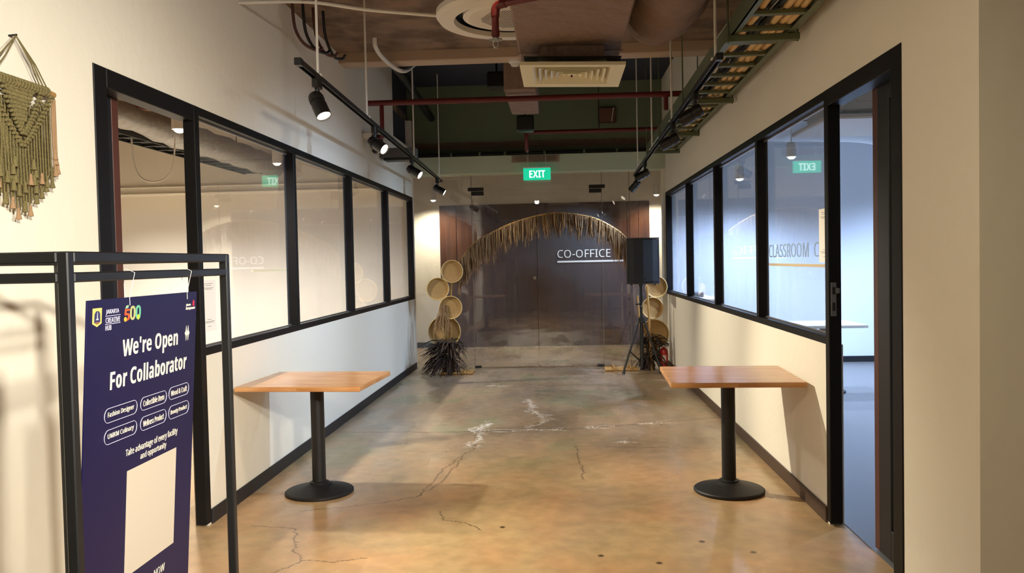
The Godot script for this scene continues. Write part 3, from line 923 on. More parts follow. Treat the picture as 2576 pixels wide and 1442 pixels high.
	var lit := glow(Color(0.10, 0.80, 0.60), 1.0)
	lit.albedo_color = Color(0.05, 0.5, 0.4)
	obj("panel", bx(Vector3(-0.187, 0, -0.012), Vector3(0.187, 0.162, 0.012), 0.003), lit, t)
	obj("casing", bx(Vector3(-0.187, 0.162, -0.02), Vector3(0.187, 0.185, 0.02), 0.004), M.white, t)
	letters("lettering", "EXIT", 0.215, 0.098, Transform3D(Basis(), Vector3(-0.105, 0.032, 0.0125)), glow(Color(0.85, 1.0, 0.95), 1.6), t, 700)
	for x in [-0.12, 0.12]: obj("hanger", tb([Vector3(x, 0.185, 0), Vector3(x, 0.36, 0), Vector3(x, 0.365, -0.1)], 0.004, 6), M.white, t)
	area("exit_sign_light", Vector3(-0.29, 2.68, -11.38), Vector3(-0.29, 2.68, -5.0), Vector2(0.36, 0.15), Color(0.2, 0.95, 0.75), 0.005)
	# the two lighting tracks
	track("lighting_track", Vector3(-1.392, 2.6, -4.436), Vector3(-1.59, 2.6, -11.22), [0.06, 0.27, 0.63, 0.97], "long black lighting track over the warm-side windows")
	track("lighting_track", Vector3(0.899, 2.6, -4.649), Vector3(1.012, 2.6, -11.05), [0.02, 0.35, 0.62, 0.92], "long black lighting track below the cable tray")
	var names := ["nearest", "second", "third", "farthest"]
	var lp := [Vector3(-1.403, 2.6, -4.816), Vector3(-1.454, 2.6, -6.553), Vector3(-1.512, 2.6, -8.544), Vector3(-1.577, 2.6, -10.766)]
	var ld := [Vector3(0.42, -0.86, 0.30), Vector3(0.78, -0.52, 0.36), Vector3(0.82, -0.52, 0.26), Vector3(0.86, -0.50, 0.08)]
	for i in 4: track_spot(lp[i], ld[i], "black track spotlight on the warm-side track, %s from the hanging macrame" % names[i], "spotlights of the warm-side track", CREAM, [9.0, 13.5, 11.0, 4.5][i])
	var rp := [Vector3(0.915, 2.6, -5.584), Vector3(0.938, 2.6, -6.832), Vector3(0.985, 2.6, -9.499), Vector3(1.008, 2.6, -10.833)]
	var rd := [Vector3(-0.8, -0.42, -0.25), Vector3(-0.8, -0.40, -0.2), Vector3(-0.8, -0.40, -0.25), Vector3(-0.6, -0.7, -0.4)]
	for i in 4: track_spot(rp[i], rd[i], "black track spotlight below the cable tray, %s from the blue room's doorway" % names[i], "spotlights of the track below the cable tray", COOL, [6.0, 6.0, 6.0, 3.4][i], 40.0)
	cable_tray()


func diffuser() -> void:
	var t := thing("air_diffuser", "square cream four-way air diffuser hanging below the brown air box", "vent", Vector3(0.10, 2.69, -5.44))
	t.rotation.z = -0.03
	var m := mat(Color(0.86, 0.83, 0.70), 0.5)
	var g := G.new()
	var w := 0.325
	for k in 4:
		var bs := Basis(Vector3.UP, PI / 2 * k)
		g.quad(bs * Vector3(-w, 0, w), bs * Vector3(w, 0, w), bs * Vector3(w - 0.075, 0.004, w - 0.075), bs * Vector3(-w + 0.075, 0.004, w - 0.075), Vector3.DOWN)
		g.quad(bs * Vector3(-w, 0, w), bs * Vector3(w, 0, w), bs * Vector3(w, 0.02, w), bs * Vector3(-w, 0.02, w), bs * Vector3.BACK)
	obj("frame", g, m, t)
	# each ring of blades slopes inward and up
	for i in 6:
		var a := 0.25 - 0.038 * i
		for k in 4:
			var bs := Basis(Vector3.UP, PI / 2 * k)
			g = G.new()
			var o := 0.036
			var up := 0.045
			g.quad(bs * Vector3(-a, 0.004, a), bs * Vector3(a, 0.004, a), bs * Vector3(a - o, up, a - o), bs * Vector3(-a + o, up, a - o), bs * Vector3(0, -0.7, -0.7).normalized())
			g.quad(bs * Vector3(-a, 0.007, a), bs * Vector3(a, 0.007, a), bs * Vector3(a - o, up + 0.003, a - o), bs * Vector3(-a + o, up + 0.003, a - o), bs * Vector3(0, 0.7, 0.7).normalized())
			g.quad(bs * Vector3(-a, 0.004, a), bs * Vector3(a, 0.004, a), bs * Vector3(a, 0.007, a), bs * Vector3(-a, 0.007, a), bs * Vector3.BACK)
			obj("blade", g, m, t)
	obj("core", bx(Vector3(-0.024, 0.01, -0.024), Vector3(0.024, 0.05, 0.024), 0.004), m, t)
	obj("screw", tb([Vector3(0, -0.004, 0), Vector3(0, 0.03, 0)], 0.006, 8), M.red_pipe, t)
	obj("back_plate", bx(Vector3(-0.3, 0.055, -0.3), Vector3(0.3, 0.06, 0.3)), M.black, t)
	obj("neck", bx(Vector3(-0.2, 0.06, -0.15), Vector3(0.2, 0.15, 0.2)), M.duct, t)


func track(called: String, a: Vector3, b: Vector3, rods: Array, label: String) -> void:
	var t := thing(called, label, "lighting track", a)
	var d := (b - a).normalized()
	var x := d.cross(Vector3.UP).normalized()
	var bs := Basis(x, Vector3.UP, -d)
	var l := (b - a).length()
	var g := G.new()
	g.box(d * l * 0.5 + Vector3(0, 0.014, 0), Vector3(0.036, 0.006, l), 0.002, bs)
	for s in [-1.0, 1.0]: g.box(d * l * 0.5 + x * s * 0.015 + Vector3(0, -0.002, 0), Vector3(0.006, 0.03, l), 0.001, bs)
	obj("rail", g, M.black, t)
	g = G.new()
	g.box(d * 0.01 + Vector3(0, 0, 0), Vector3(0.040, 0.040, 0.05), 0.003, bs)
	obj("end_cap", g, M.black, t)
	g = G.new()
	g.box(d * (l - 0.01), Vector3(0.040, 0.040, 0.04), 0.003, bs)
	obj("end_cap", g, M.black, t)
	for f in rods:
		var q: Vector3 = d * l * f
		obj("hanger_rod", tb([q + Vector3(0, 0.016, 0), q + Vector3(0, (3.5 if a.z - l * f > -7.8 else 4.0) - a.y, 0)], 0.008, 8), M.white, t)
		obj("clamp", bx(q + Vector3(-0.025, 0.012, -0.015), q + Vector3(0.025, 0.024, 0.015), 0.002), M.white, t)


func track_spot(at: Vector3, dir: Vector3, label: String, group: String, c: Color, e: float, cone := 28.0) -> void:
	dir = dir.normalized()
	var t := thing("track_spotlight", label, "spotlight", at, group)
	var y := Vector3.UP
	obj("adapter", bx(Vector3(-0.018, -0.068, -0.05), Vector3(0.018, -0.004, 0.05), 0.004), M.black, t)
	var pivot := Vector3(0, -0.13, 0)
	obj("stem", tb([Vector3(0, -0.06, 0), pivot], 0.014, 10), M.black, t)
	var x := dir.cross(y).normalized()
	var bs := Basis(x, -dir, x.cross(-dir))       # local -y points where the lamp shines
	var xf := Transform3D(bs, pivot + dir * 0.02 - y * 0.012)
	var g := G.new()
	g.lathe(PackedVector2Array([Vector2(0, 0.07), Vector2(0.036, 0.07), Vector2(0.041, 0.062), Vector2(0.041, 0.0), Vector2(0.045, -0.004), Vector2(0.045, -0.09), Vector2(0.042, -0.09), Vector2(0.040, -0.078), Vector2(0.0, -0.078)]), xf, 28)
	obj("body", g, M.black, t)
	g = G.new()
	g.lathe(PackedVector2Array([Vector2(0.0455, 0.02), Vector2(0.0455, 0.045)]), xf, 28)
	g.lathe(PackedVector2Array([Vector2(0.041, 0.02), Vector2(0.0455, 0.02)]), xf, 28)
	g.lathe(PackedVector2Array([Vector2(0.0455, 0.045), Vector2(0.041, 0.045)]), xf, 28)
	obj("heat_sink", g, M.iron, t)
	g = G.new()
	g.lathe(PackedVector2Array([Vector2(0, -0.083), Vector2(0.0395, -0.083), Vector2(0.0395, -0.079)]), xf, 28)
	obj("lens", g, M.lit_warm, t)
	var from := at + xf * Vector3(0, -0.10, 0)
	spot("track_spotlight_beam", from, from + dir, c, e, cone, 0.04, 1.0)


func cable_tray() -> void:
	var a := Vector3(1.19, 2.80, -3.2)
	var b := Vector3(1.278, 2.80, -10.3)
	var t := thing("cable_tray", "green-grey steel ladder tray of cables along the wall above the blue room's glazing", "cable tray", a)
	t.rotation.y = -atan2(b.x - a.x, -(b.z - a.z))
	var l := (b - a).length()
	for x in [-0.175, 0.175]:
		var g := bx(Vector3(x - 0.008, 0, 0), Vector3(x + 0.008, 0.1, -l), 0.002)
		g.span(Vector3(x - 0.008, 0, 0), Vector3(x - 0.008 - signf(x) * 0.025 + 0.016 * float(x < 0), 0.006, -l))
		obj("rail", g, M.galv, t)
	for i in 23:
		obj("rung", bx(Vector3(-0.17, 0.004, -0.16 - 0.305 * i), Vector3(0.17, 0.026, -0.205 - 0.305 * i), 0.002), M.galv, t)
	for z in [-0.25, -1.75, -3.7, -5.5, -6.9]:
		obj("trapeze", bx(Vector3(-0.21, -0.045, z), Vector3(0.21, -0.004, z - 0.041), 0.003), M.galv, t)
		for x in [-0.2, 0.2]: obj("hanger_rod", tb([Vector3(x, -0.05, z - 0.02), Vector3(x, (0.7 if z > -4.4 else 1.2), z - 0.02)], 0.006, 6), M.galv, t)
	var r := RandomNumberGenerator.new()
	r.seed = 9
	for k in 7:
		var p := []
		var x := -0.13 + 0.0433 * k
		var pale := k in [0, 1, 4, 5, 6]
		for i in 24: p.append(Vector3(x + r.randf_range(-0.012, 0.012), 0.05 + r.randf_range(0.0, 0.012) - (0.012 * (i % 2) if pale else 0.0), -l * i / 23.0))
		obj("cable", tb(Array(curve(p, 3)), 0.021 if pale else 0.018, 8), M.cream_cable if pale else M.black, t)


# ---------------------------------------------------------------- lamps
func downlight(at: Vector3, label: String, group: String, m: Material, cord := 0.0) -> void:
	var t := thing("cylinder_downlight", label, "ceiling lamp", at, group)
	var g := G.new()
	g.lathe(PackedVector2Array([Vector2(0.0, 0.16), Vector2(0.05, 0.16), Vector2(0.055, 0.155), Vector2(0.055, 0.0), Vector2(0.05, 0.0), Vector2(0.048, 0.03), Vector2(0, 0.03)]), Transform3D(), 28)
	obj("housing", g, M.white, t)
	g = G.new()
	g.lathe(PackedVector2Array([Vector2(0, -0.026), Vector2(0.018, -0.024), Vector2(0.033, -0.016), Vector2(0.042, -0.004), Vector2(0.046, 0.012), Vector2(0.046, 0.028)]), Transform3D(), 28)
	obj("lens", g, m, t)
	if cord > 0.0: obj("cord", tb([Vector3(0, 0.16, 0), Vector3(0, 0.16 + cord, 0)], 0.006, 6), M.white, t)


func lamps() -> void:
	# lobby behind the viewer: out of the frame, lights the near walls and floor
	spot("lobby_spot", Vector3(1.3, 2.75, 1.0), Vector3(-2.06, 1.35, -3.2), CREAM.lerp(Color.WHITE, 0.4), 45.0, 27.0, 0.12, 1.0)
	spot("lobby_side_spot", Vector3(2.7, 2.6, -0.5), Vector3(-2.06, 1.0, -3.3), CREAM.lerp(Color.WHITE, 0.5), 28.0, 24.0, 0.12, 1.0)
	downlight(Vector3(2.7, 2.64, -0.5), "white cylinder downlight hanging at the side of the lobby", "", M.lit_warm, 0.70)
	downlight(Vector3(1.3, 2.79, 1.0), "white cylinder downlight hanging in the lobby behind the viewer", "", M.lit_warm, 0.55)
	spot("near_floor_spot", Vector3(-0.1, 3.3, -3.9), Vector3(-0.1, 0.0, -4.3), WARM, 5.2, 52.0, 0.06, 1.0)
	downlight(Vector3(-0.1, 3.34, -3.9), "white cylinder downlight on the slab above the doorways", "", M.lit_warm)
	spot("corridor_spot", Vector3(-0.6, 3.0, -0.3), Vector3(-0.15, 0.0, -7.6), WARM, 52.0, 13.0, 0.05, 1.0)
	spot("lobby_fill_spot", Vector3(-0.6, 3.1, -0.3), Vector3(0.5, 0.0, -2.2), WARM, 6.5, 60.0, 0.06, 0.9)
	downlight(Vector3(-0.6, 3.14, -0.3), "white cylinder downlight on the slab over the lobby", "", M.lit_warm, 0.2)
	# warm-lit classroom
	var n := 0
	for q in [Vector3(-2.79, 2.52, -6.0), Vector3(-3.3, 2.7, -9.6), Vector3(-5.3, 2.7, -9.6), Vector3(-5.6, 2.7, -6.0)]:
		downlight(q, ["white cylinder downlight hanging near the open doorway of the warm-lit classroom", "white cylinder downlight in the warm-lit classroom before the end wall, by the glazing", "white cylinder downlight in the warm-lit classroom before the end wall, off the glazing", "white cylinder downlight deep inside the warm-lit classroom"][n], "lamps of the warm-lit classroom", M.lit_warm, 3.34 - q.y)
		spot("classroom_lamp_light", q - Vector3(0, 0.02, 0), q - Vector3(0, 1, 0), CREAM.lerp(Color.WHITE, 0.9), [8.5, 13.0, 13.0, 10.0][n], 75.0, 0.05, 0.9)
		n += 1
	# blue-lit classroom
	n = 0
	for q in [Vector3(2.62, 2.60, -9.5), Vector3(2.28, 2.47, -10.6), Vector3(4.6, 2.6, -10.3), Vector3(3.6, 2.6, -6.5), Vector3(5.4, 2.6, -7.5)]:
		downlight(q, ["bright cylinder downlight behind the widest pane of the blue-lit classroom", "bright cylinder downlight close to the end wall of the blue-lit classroom", "cylinder downlight deep in the blue-lit classroom before the end wall", "cylinder downlight inside the blue-lit classroom past its doorway", "cylinder downlight at the far side of the blue-lit classroom"][n], "lamps of the blue-lit classroom", M.lit_cool, 3.34 - q.y)
		spot("classroom_lamp_light", q - Vector3(0, 0.02, 0), q - Vector3(0, 1, 0), BLUE, [7.8, 13.0, 8.0, 6.3, 6.3][n], 78.0, 0.05, 0.9)
		n += 1
	# office
	n = 0
	for q in [Vector3(-2.12, 2.55, -13.95), Vector3(1.63, 2.55, -13.95)]:
		downlight(q, ["bright cylinder downlight in the office washing the cream wall beside the brown panels", "bright cylinder downlight in the office above the loudspeaker on its tripod"][n], "lamps of the office", M.lit_warm, 2.94 - 2.55)
		spot("office_lamp_light", q - Vector3(0, 0.02, 0), q - Vector3(0, 1, 0), CREAM, 3.8, 75.0, 0.05, 0.9)
		n += 1


# ---------------------------------------------------------------- furniture and the speaker
func furniture() -> void:
	cafe_table("cafe_table", Vector3(-1.606, 0, -5.315), -0.06, 0.80, 0.71, "square wooden cafe table on a black pedestal below the warm-side window", M.top_wood)
	cafe_table("cafe_table", Vector3(1.053, 0, -5.31), -0.035, 0.79, 0.77, "square wooden cafe table on a dark pedestal beside the blue room's doorway", M.top_wood)
	# loudspeaker on a tripod
	var t := thing("tripod_stand", "black tripod stand under the loudspeaker in front of the storefront", "speaker stand", Vector3(1.05, 0, -10.85))
	obj("pole", tb([Vector3(0, 0.66, 0), Vector3(0, 1.134, 0)], 0.0175, 12), M.black, t)
	obj("outer_tube", tb([Vector3(0, 0.06, 0), Vector3(0, 0.74, 0)], 0.025, 12), M.black, t)
	var g := G.new()
	g.cyl(Vector3(0, 0.66, 0), Vector3(0, 0.72, 0), 0.042, -1, 16)
	obj("hub", g, M.black, t)
	g = G.new()
	g.cyl(Vector3(0, 0.12, 0), Vector3(0, 0.19, 0), 0.036, -1, 16)
	obj("slider", g, M.black, t)
	obj("knob", tb([Vector3(-0.02, 0.9, 0.0), Vector3(-0.07, 0.9, 0.02)], 0.013, 10), M.black, t)
	obj("pin", tb([Vector3(0.0, 0.875, 0.014), Vector3(0.0, 0.875, 0.028)], 0.009, 8), M.chrome, t)
	for f in [Vector3(-0.26, 0.012, 0.14), Vector3(0.235, 0.012, 0.14), Vector3(0.02, 0.012, -0.3)]:
		var h := Vector3(f.x, 0, f.z).normalized()
		var leg := obj("leg", tb([h * 0.04 + Vector3(0, 0.68, 0), f], 0.014, 10), M.black, t)
		obj("rubber_foot", tb([f + Vector3(0, -0.008, 0) - h * 0.008, f + Vector3(0, 0.035, 0) - h * 0.018], 0.018, 10), M.base_black, leg)
		var mid := (h * 0.04 + Vector3(0, 0.68, 0)).lerp(f, 0.58)
		obj("brace", tb([h * 0.03 + Vector3(0, 0.155, 0), mid], 0.009, 8), M.black, t)
	t = thing("loudspeaker", "black loudspeaker cabinet standing on a tripod in front of the storefront", "loudspeaker", Vector3(1.065, 1.165, -10.83))
	t.rotation.y = 0.0
	var pl := PackedVector2Array([Vector2(-0.21, 0.13), Vector2(-0.205, 0.155), Vector2(-0.12, 0.178), Vector2(0.0, 0.186), Vector2(0.12, 0.178), Vector2(0.205, 0.155), Vector2(0.21, 0.13), Vector2(0.125, -0.17), Vector2(-0.125, -0.17)])
	g = G.new()
	g.prism(pl, 0.56, Transform3D(Basis(Vector3.RIGHT, Vector3.BACK, Vector3.DOWN), Vector3(0, 0.295, 0)))
	obj("cabinet", g, M.black, t)
	for y in [0.0, 0.578]:
		var big := PackedVector2Array()
		for q in pl: big.append(q * 1.012)
		g = G.new()
		g.prism(big, 0.016, Transform3D(Basis(Vector3.RIGHT, Vector3.BACK, Vector3.DOWN), Vector3(0, y + 0.008, 0)))
		obj("end_cap", g, mat(Color(0.16, 0.12, 0.10), 0.5), t)
	g = G.new()
	var fr := [Vector2(-0.185, 0.165), Vector2(-0.12, 0.1815), Vector2(0.0, 0.1895), Vector2(0.12, 0.1815), Vector2(0.185, 0.165)]
	for i in 4:
		var nn := Vector3(fr[i].x + fr[i + 1].x, 0, 1.0).normalized()
		g.quad(Vector3(fr[i].x, 0.03, fr[i].y), Vector3(fr[i + 1].x, 0.03, fr[i + 1].y), Vector3(fr[i + 1].x, 0.565, fr[i + 1].y), Vector3(fr[i].x, 0.565, fr[i].y), nn)
		g.quad(Vector3(fr[i].x, 0.03, fr[i].y - 0.008), Vector3(fr[i + 1].x, 0.03, fr[i + 1].y - 0.008), Vector3(fr[i + 1].x, 0.565, fr[i + 1].y - 0.008), Vector3(fr[i].x, 0.565, fr[i].y - 0.008), -nn)
	obj("grille", g, mat(Color(0.05, 0.053, 0.063), 0.55), t)
	obj("badge", bx(Vector3(-0.035, 0.075, 0.188), Vector3(0.035, 0.088, 0.192)), mat(Color(0.14, 0.14, 0.15), 0.4), t)
	for x in [-0.15, 0.15]: obj("foot", bx(Vector3(x - 0.012, -0.016, 0.1), Vector3(x + 0.012, 0.0, 0.13), 0.003), M.base_black, t)
	g = G.new()
	g.cyl(Vector3(-0.015, -0.03, -0.02), Vector3(-0.015, 0.0, -0.02), 0.03, -1, 16)
	obj("socket", g, M.black, t)
	# fire extinguisher
	t = thing("fire_extinguisher", "red fire extinguisher on the floor in the corner beside the storefront", "extinguisher", Vector3(1.365, 0, -11.12))
	g = G.new()
	g.lathe(PackedVector2Array([Vector2(0, 0), Vector2(0.05, 0), Vector2(0.055, 0.008), Vector2(0.055, 0.24), Vector2(0.05, 0.265), Vector2(0.035, 0.285), Vector2(0.018, 0.295), Vector2(0.016, 0.31), Vector2(0, 0.31)]), Transform3D(), 28)
	obj("cylinder", g, mat(Color(0.72, 0.16, 0.14), 0.35), t)
	obj("valve", bx(Vector3(-0.02, 0.305, -0.02), Vector3(0.02, 0.335, 0.02), 0.004), M.chrome, t)
	obj("lever", bx(Vector3(-0.012, 0.335, -0.03), Vector3(0.075, 0.35, 0.0), 0.003), M.black, t)
	obj("handle", bx(Vector3(-0.012, 0.318, -0.012), Vector3(0.07, 0.328, 0.012), 0.003), M.black, t)
	obj("hose", tb(Array(curve([Vector3(-0.02, 0.32, 0.0), Vector3(-0.055, 0.31, 0.02), Vector3(-0.066, 0.24, 0.03), Vector3(-0.064, 0.12, 0.035)], 6)), 0.009, 8), M.black, t)
	obj("label_plate", bx(Vector3(-0.025, 0.1, 0.05), Vector3(0.025, 0.2, 0.0565), 0.001), mat(Color(0.85, 0.75, 0.7), 0.5), t)


# ---------------------------------------------------------------- the bamboo arch
func arch() -> void:
	var z := -11.05
	var t := thing("bamboo_arch", "bamboo arch hung with a straw fringe in front of the storefront", "arch")
	var ap := curve([Vector3(-1.47, 1.10, z), Vector3(-1.42, 1.38, z), Vector3(-1.30, 1.56, z), Vector3(-1.12, 1.76, z), Vector3(-0.85, 1.90, z), Vector3(-0.56, 2.02, z), Vector3(-0.08, 2.12, z), Vector3(0.40, 2.06, z), Vector3(0.70, 1.92, z), Vector3(0.90, 1.75, z), Vector3(1.04, 1.50, z), Vector3(1.15, 1.15, z)], 8)
	var g := G.new()
	g.tube(ap, 0.011, 8)
	obj("arch_pole", g, M.bamboo, t)
	g = G.new()
	var back := PackedVector3Array()
	for q in ap: back.append(q + Vector3(0, -0.03, -0.06))
	g.tube(back, 0.009, 8)
	obj("arch_pole", g, M.bamboo, t)
	for x in [[-1.47, -1.50], [1.15, 1.20]]:
		obj("post", tb([Vector3(x[0], 1.12, z), Vector3((x[0] + x[1]) / 2, 0.6, z - 0.02), Vector3(x[1], 0.0, z - 0.03)], 0.016, 8), M.bamboo, t)
		obj("post", tb([Vector3(x[0] - 0.12, 1.0, z - 0.08), Vector3(x[1] - 0.1, 0.0, z - 0.1)], 0.012, 8), M.bamboo, t)
	var r := RandomNumberGenerator.new()
	r.seed = 21
	var pale := mat(Color(0.58, 0.45, 0.30), 0.85)
	for part in 2:
		g = G.new()
		for i in 620:
			var f := r.randf_range(0.13, 0.90) * (ap.size() - 1)
			var k := int(f)
			var q: Vector3 = ap[k].lerp(ap[mini(k + 1, ap.size() - 1)], f - k) + Vector3(0, r.randf_range(-0.02, 0.02), r.randf_range(-0.07, 0.03))
			var cl := 0.5 + 0.5 * sin(f * 1.9) * sin(f * 0.83 + 1.0)
			var ln := r.randf_range(0.10, 0.27) + 0.12 * cl
			if q.x < -0.85: ln *= 1.2
			if q.x > 0.72: ln *= 1.25
			var sw := Vector3(r.randf_range(-0.03, 0.03), 0, r.randf_range(-0.03, 0.03))
			g.tube(PackedVector3Array([q, q + Vector3(0, -ln * 0.5, 0) + sw * 0.3, q + Vector3(0, -ln, 0) + sw]), PackedFloat32Array([0.0035, 0.0045, 0.002]), 4)
		stuff(obj("straw_fringe", g, M.straw if part == 0 else pale, t))
	g = G.new()
	for i in 70:
		var q := Vector3(-1.57 + r.randf_range(-0.05, 0.05), 0.92 + r.randf_range(-0.05, 0.02), z + 0.06 + r.randf_range(-0.02, 0.02))
		var e := Vector3(-1.60 + r.randf_range(-0.11, 0.13), 0.60 + r.randf_range(-0.06, 0.08), z + 0.09 + r.randf_range(-0.02, 0.03))
		g.tube(PackedVector3Array([q, q.lerp(e, 0.5), e]), 0.003, 4)
	stuff(obj("straw_tuft", g, pale, t))
	# lashed raft feet
	for sd in [[-1.40, 0.0], [0.80, -0.15]]:
		var zr: float = z + sd[1]
		for k in 3:
			obj("foot_pole", tb([Vector3(sd[0] - 0.22, 0.016, zr - 0.10 + 0.13 * k), Vector3(sd[0] + 0.22, 0.016, zr - 0.10 + 0.13 * k)], 0.016, 8), M.bamboo, t)
		for x in [-0.1, 0.12]: obj("foot_pole", tb([Vector3(sd[0] + x, 0.044, zr - 0.2), Vector3(sd[0] + x, 0.044, zr + 0.24)], 0.012, 8), M.bamboo, t)
	# shallow woven trays, tied one above the other to each post
	var trays := [
		[Vector3(-1.437, 1.372, z + 0.05), 0.148, "round woven tray at the top of the stack beside the warm-side wall", -0.15],
		[Vector3(-1.64, 1.141, z + 0.05), 0.148, "round woven tray second from the top, set against the cream wall", 0.2],
		[Vector3(-1.468, 0.888, z + 0.05), 0.152, "round woven tray third from the top, with a pale thin rim", -0.05],
		[Vector3(-1.568, 0.56, z + 0.0), 0.214, "largest woven tray low down above the dry leaves beside the warm-side wall", 0.1],
		[Vector3(1.29, 1.106, -11.2), 0.142, "round woven tray peeping out behind the loudspeaker's lower corner", -0.2],
		[Vector3(1.232, 0.824, -11.2), 0.142, "round woven tray behind the tripod's pole under the loudspeaker", 0.0],
		[Vector3(1.255, 0.475, -11.22), 0.19, "large woven tray behind the tripod's legs above the extinguisher", -0.1]]
	for q in trays:
		var o := thing("woven_tray", q[2], "basket", q[0], "woven trays of the bamboo arch")
		var ra: float = q[1]
		var xf := Transform3D(Basis(Vector3.UP, q[3]) * Basis(Vector3.RIGHT, PI / 2), Vector3.ZERO)
		g = G.new()
		g.lathe(PackedVector2Array([Vector2(0, -0.022), Vector2(ra * 0.6, -0.020), Vector2(ra * 0.9, -0.012), Vector2(ra, 0.018), Vector2(ra * 0.985, 0.018), Vector2(ra * 0.88, -0.006), Vector2(ra * 0.6, -0.014), Vector2(0, -0.016)]), xf, 40)
		obj("tray", g, M.weave, o)
		g = G.new()
		var ring := PackedVector3Array()
		for k in 40: ring.append(xf * Vector3(cos(TAU * k / 40) * ra, 0.018, sin(TAU * k / 40) * ra))
		g.tube(ring, 0.0065, 6, true)
		obj("rim", g, M.rim, o)
	# heaps of dry leaves round the feet
	for side in 2:
		var c := Vector3(-1.52, 0.0, z + 0.12) if side == 0 else Vector3(1.13, 0.0, z - 0.08)
		var o := thing("dried_leaves", ["heap of dark dried palm leaves at the foot of the arch beside the warm-side wall", "heap of dark dried leaves at the foot of the arch behind the tripod"][side], "dried leaves", c)
		g = G.new()
		for i in (320 if side == 0 else 200):
			var low := i % 2
			var lean := -1.0 if side == 0 else 0.25
			var st := Vector3(r.randf_range(-0.05, 0.06) + (0.03 if low else 0.06), r.randf_range(0.16, 0.26) if low else r.randf_range(0.30, 0.44), r.randf_range(-0.05, 0.05))
			var an := r.randf_range(0.0, TAU)
			var dd := Vector3(cos(an) * 0.8 + lean * r.randf_range(0.1, 0.9), 0, sin(an) * 0.55).normalized()
			var ln := r.randf_range(0.18, 0.46) * (1.0 if dd.x * lean > 0.0 else 0.62) * (1.0 if side == 0 else 0.72)
			var up := r.randf_range(-0.04, 0.06)
			var p2 := st + dd * ln * 0.55 + Vector3(0, up, 0)
			var p3 := st + dd * ln
			p3.y = maxf(0.014, st.y + up - r.randf_range(0.04, 0.14) - (0.12 if low else 0.0))
			p3.x = clampf(p3.x, -0.49, 0.30 if side else 0.5)
			p2.x = clampf(p2.x, -0.45, 0.27 if side else 0.45)
			p2.y = maxf(0.03, p2.y - (0.05 if low else 0.0))
			var sd := (dd.cross(Vector3.UP).normalized() + Vector3(0, r.randf_range(-0.8, 0.8), 0)).normalized() * r.randf_range(0.006, 0.014)
			var pts := curve([st, p2, p3], 4)
			for k in pts.size() - 1:
				var f0 := sin(PI * (k + 0.3) / (pts.size() + 0.3))
				var f1 := sin(PI * (k + 1.3) / (pts.size() + 0.3))
				var nn := (pts[k + 1] - pts[k]).cross(sd).normalized()
				g.quad(pts[k] - sd * f0, pts[k] + sd * f0, pts[k + 1] + sd * f1, pts[k + 1] - sd * f1, nn)
		stuff(obj("foliage", g, M.dry_leaf, o))
		g = G.new()
		for i in 14:
			var an := TAU * i / 14.0
			g.tube(PackedVector3Array([Vector3(0.06 + cos(an) * 0.04, 0.42, sin(an) * 0.04), Vector3(0.04 + cos(an) * 0.03, 0.2, sin(an) * 0.03), Vector3(0.03 + cos(an) * 0.07, 0.008, sin(an) * 0.06)]), 0.009, 5)
		stuff(obj("stalk", g, M.dry_leaf, o))


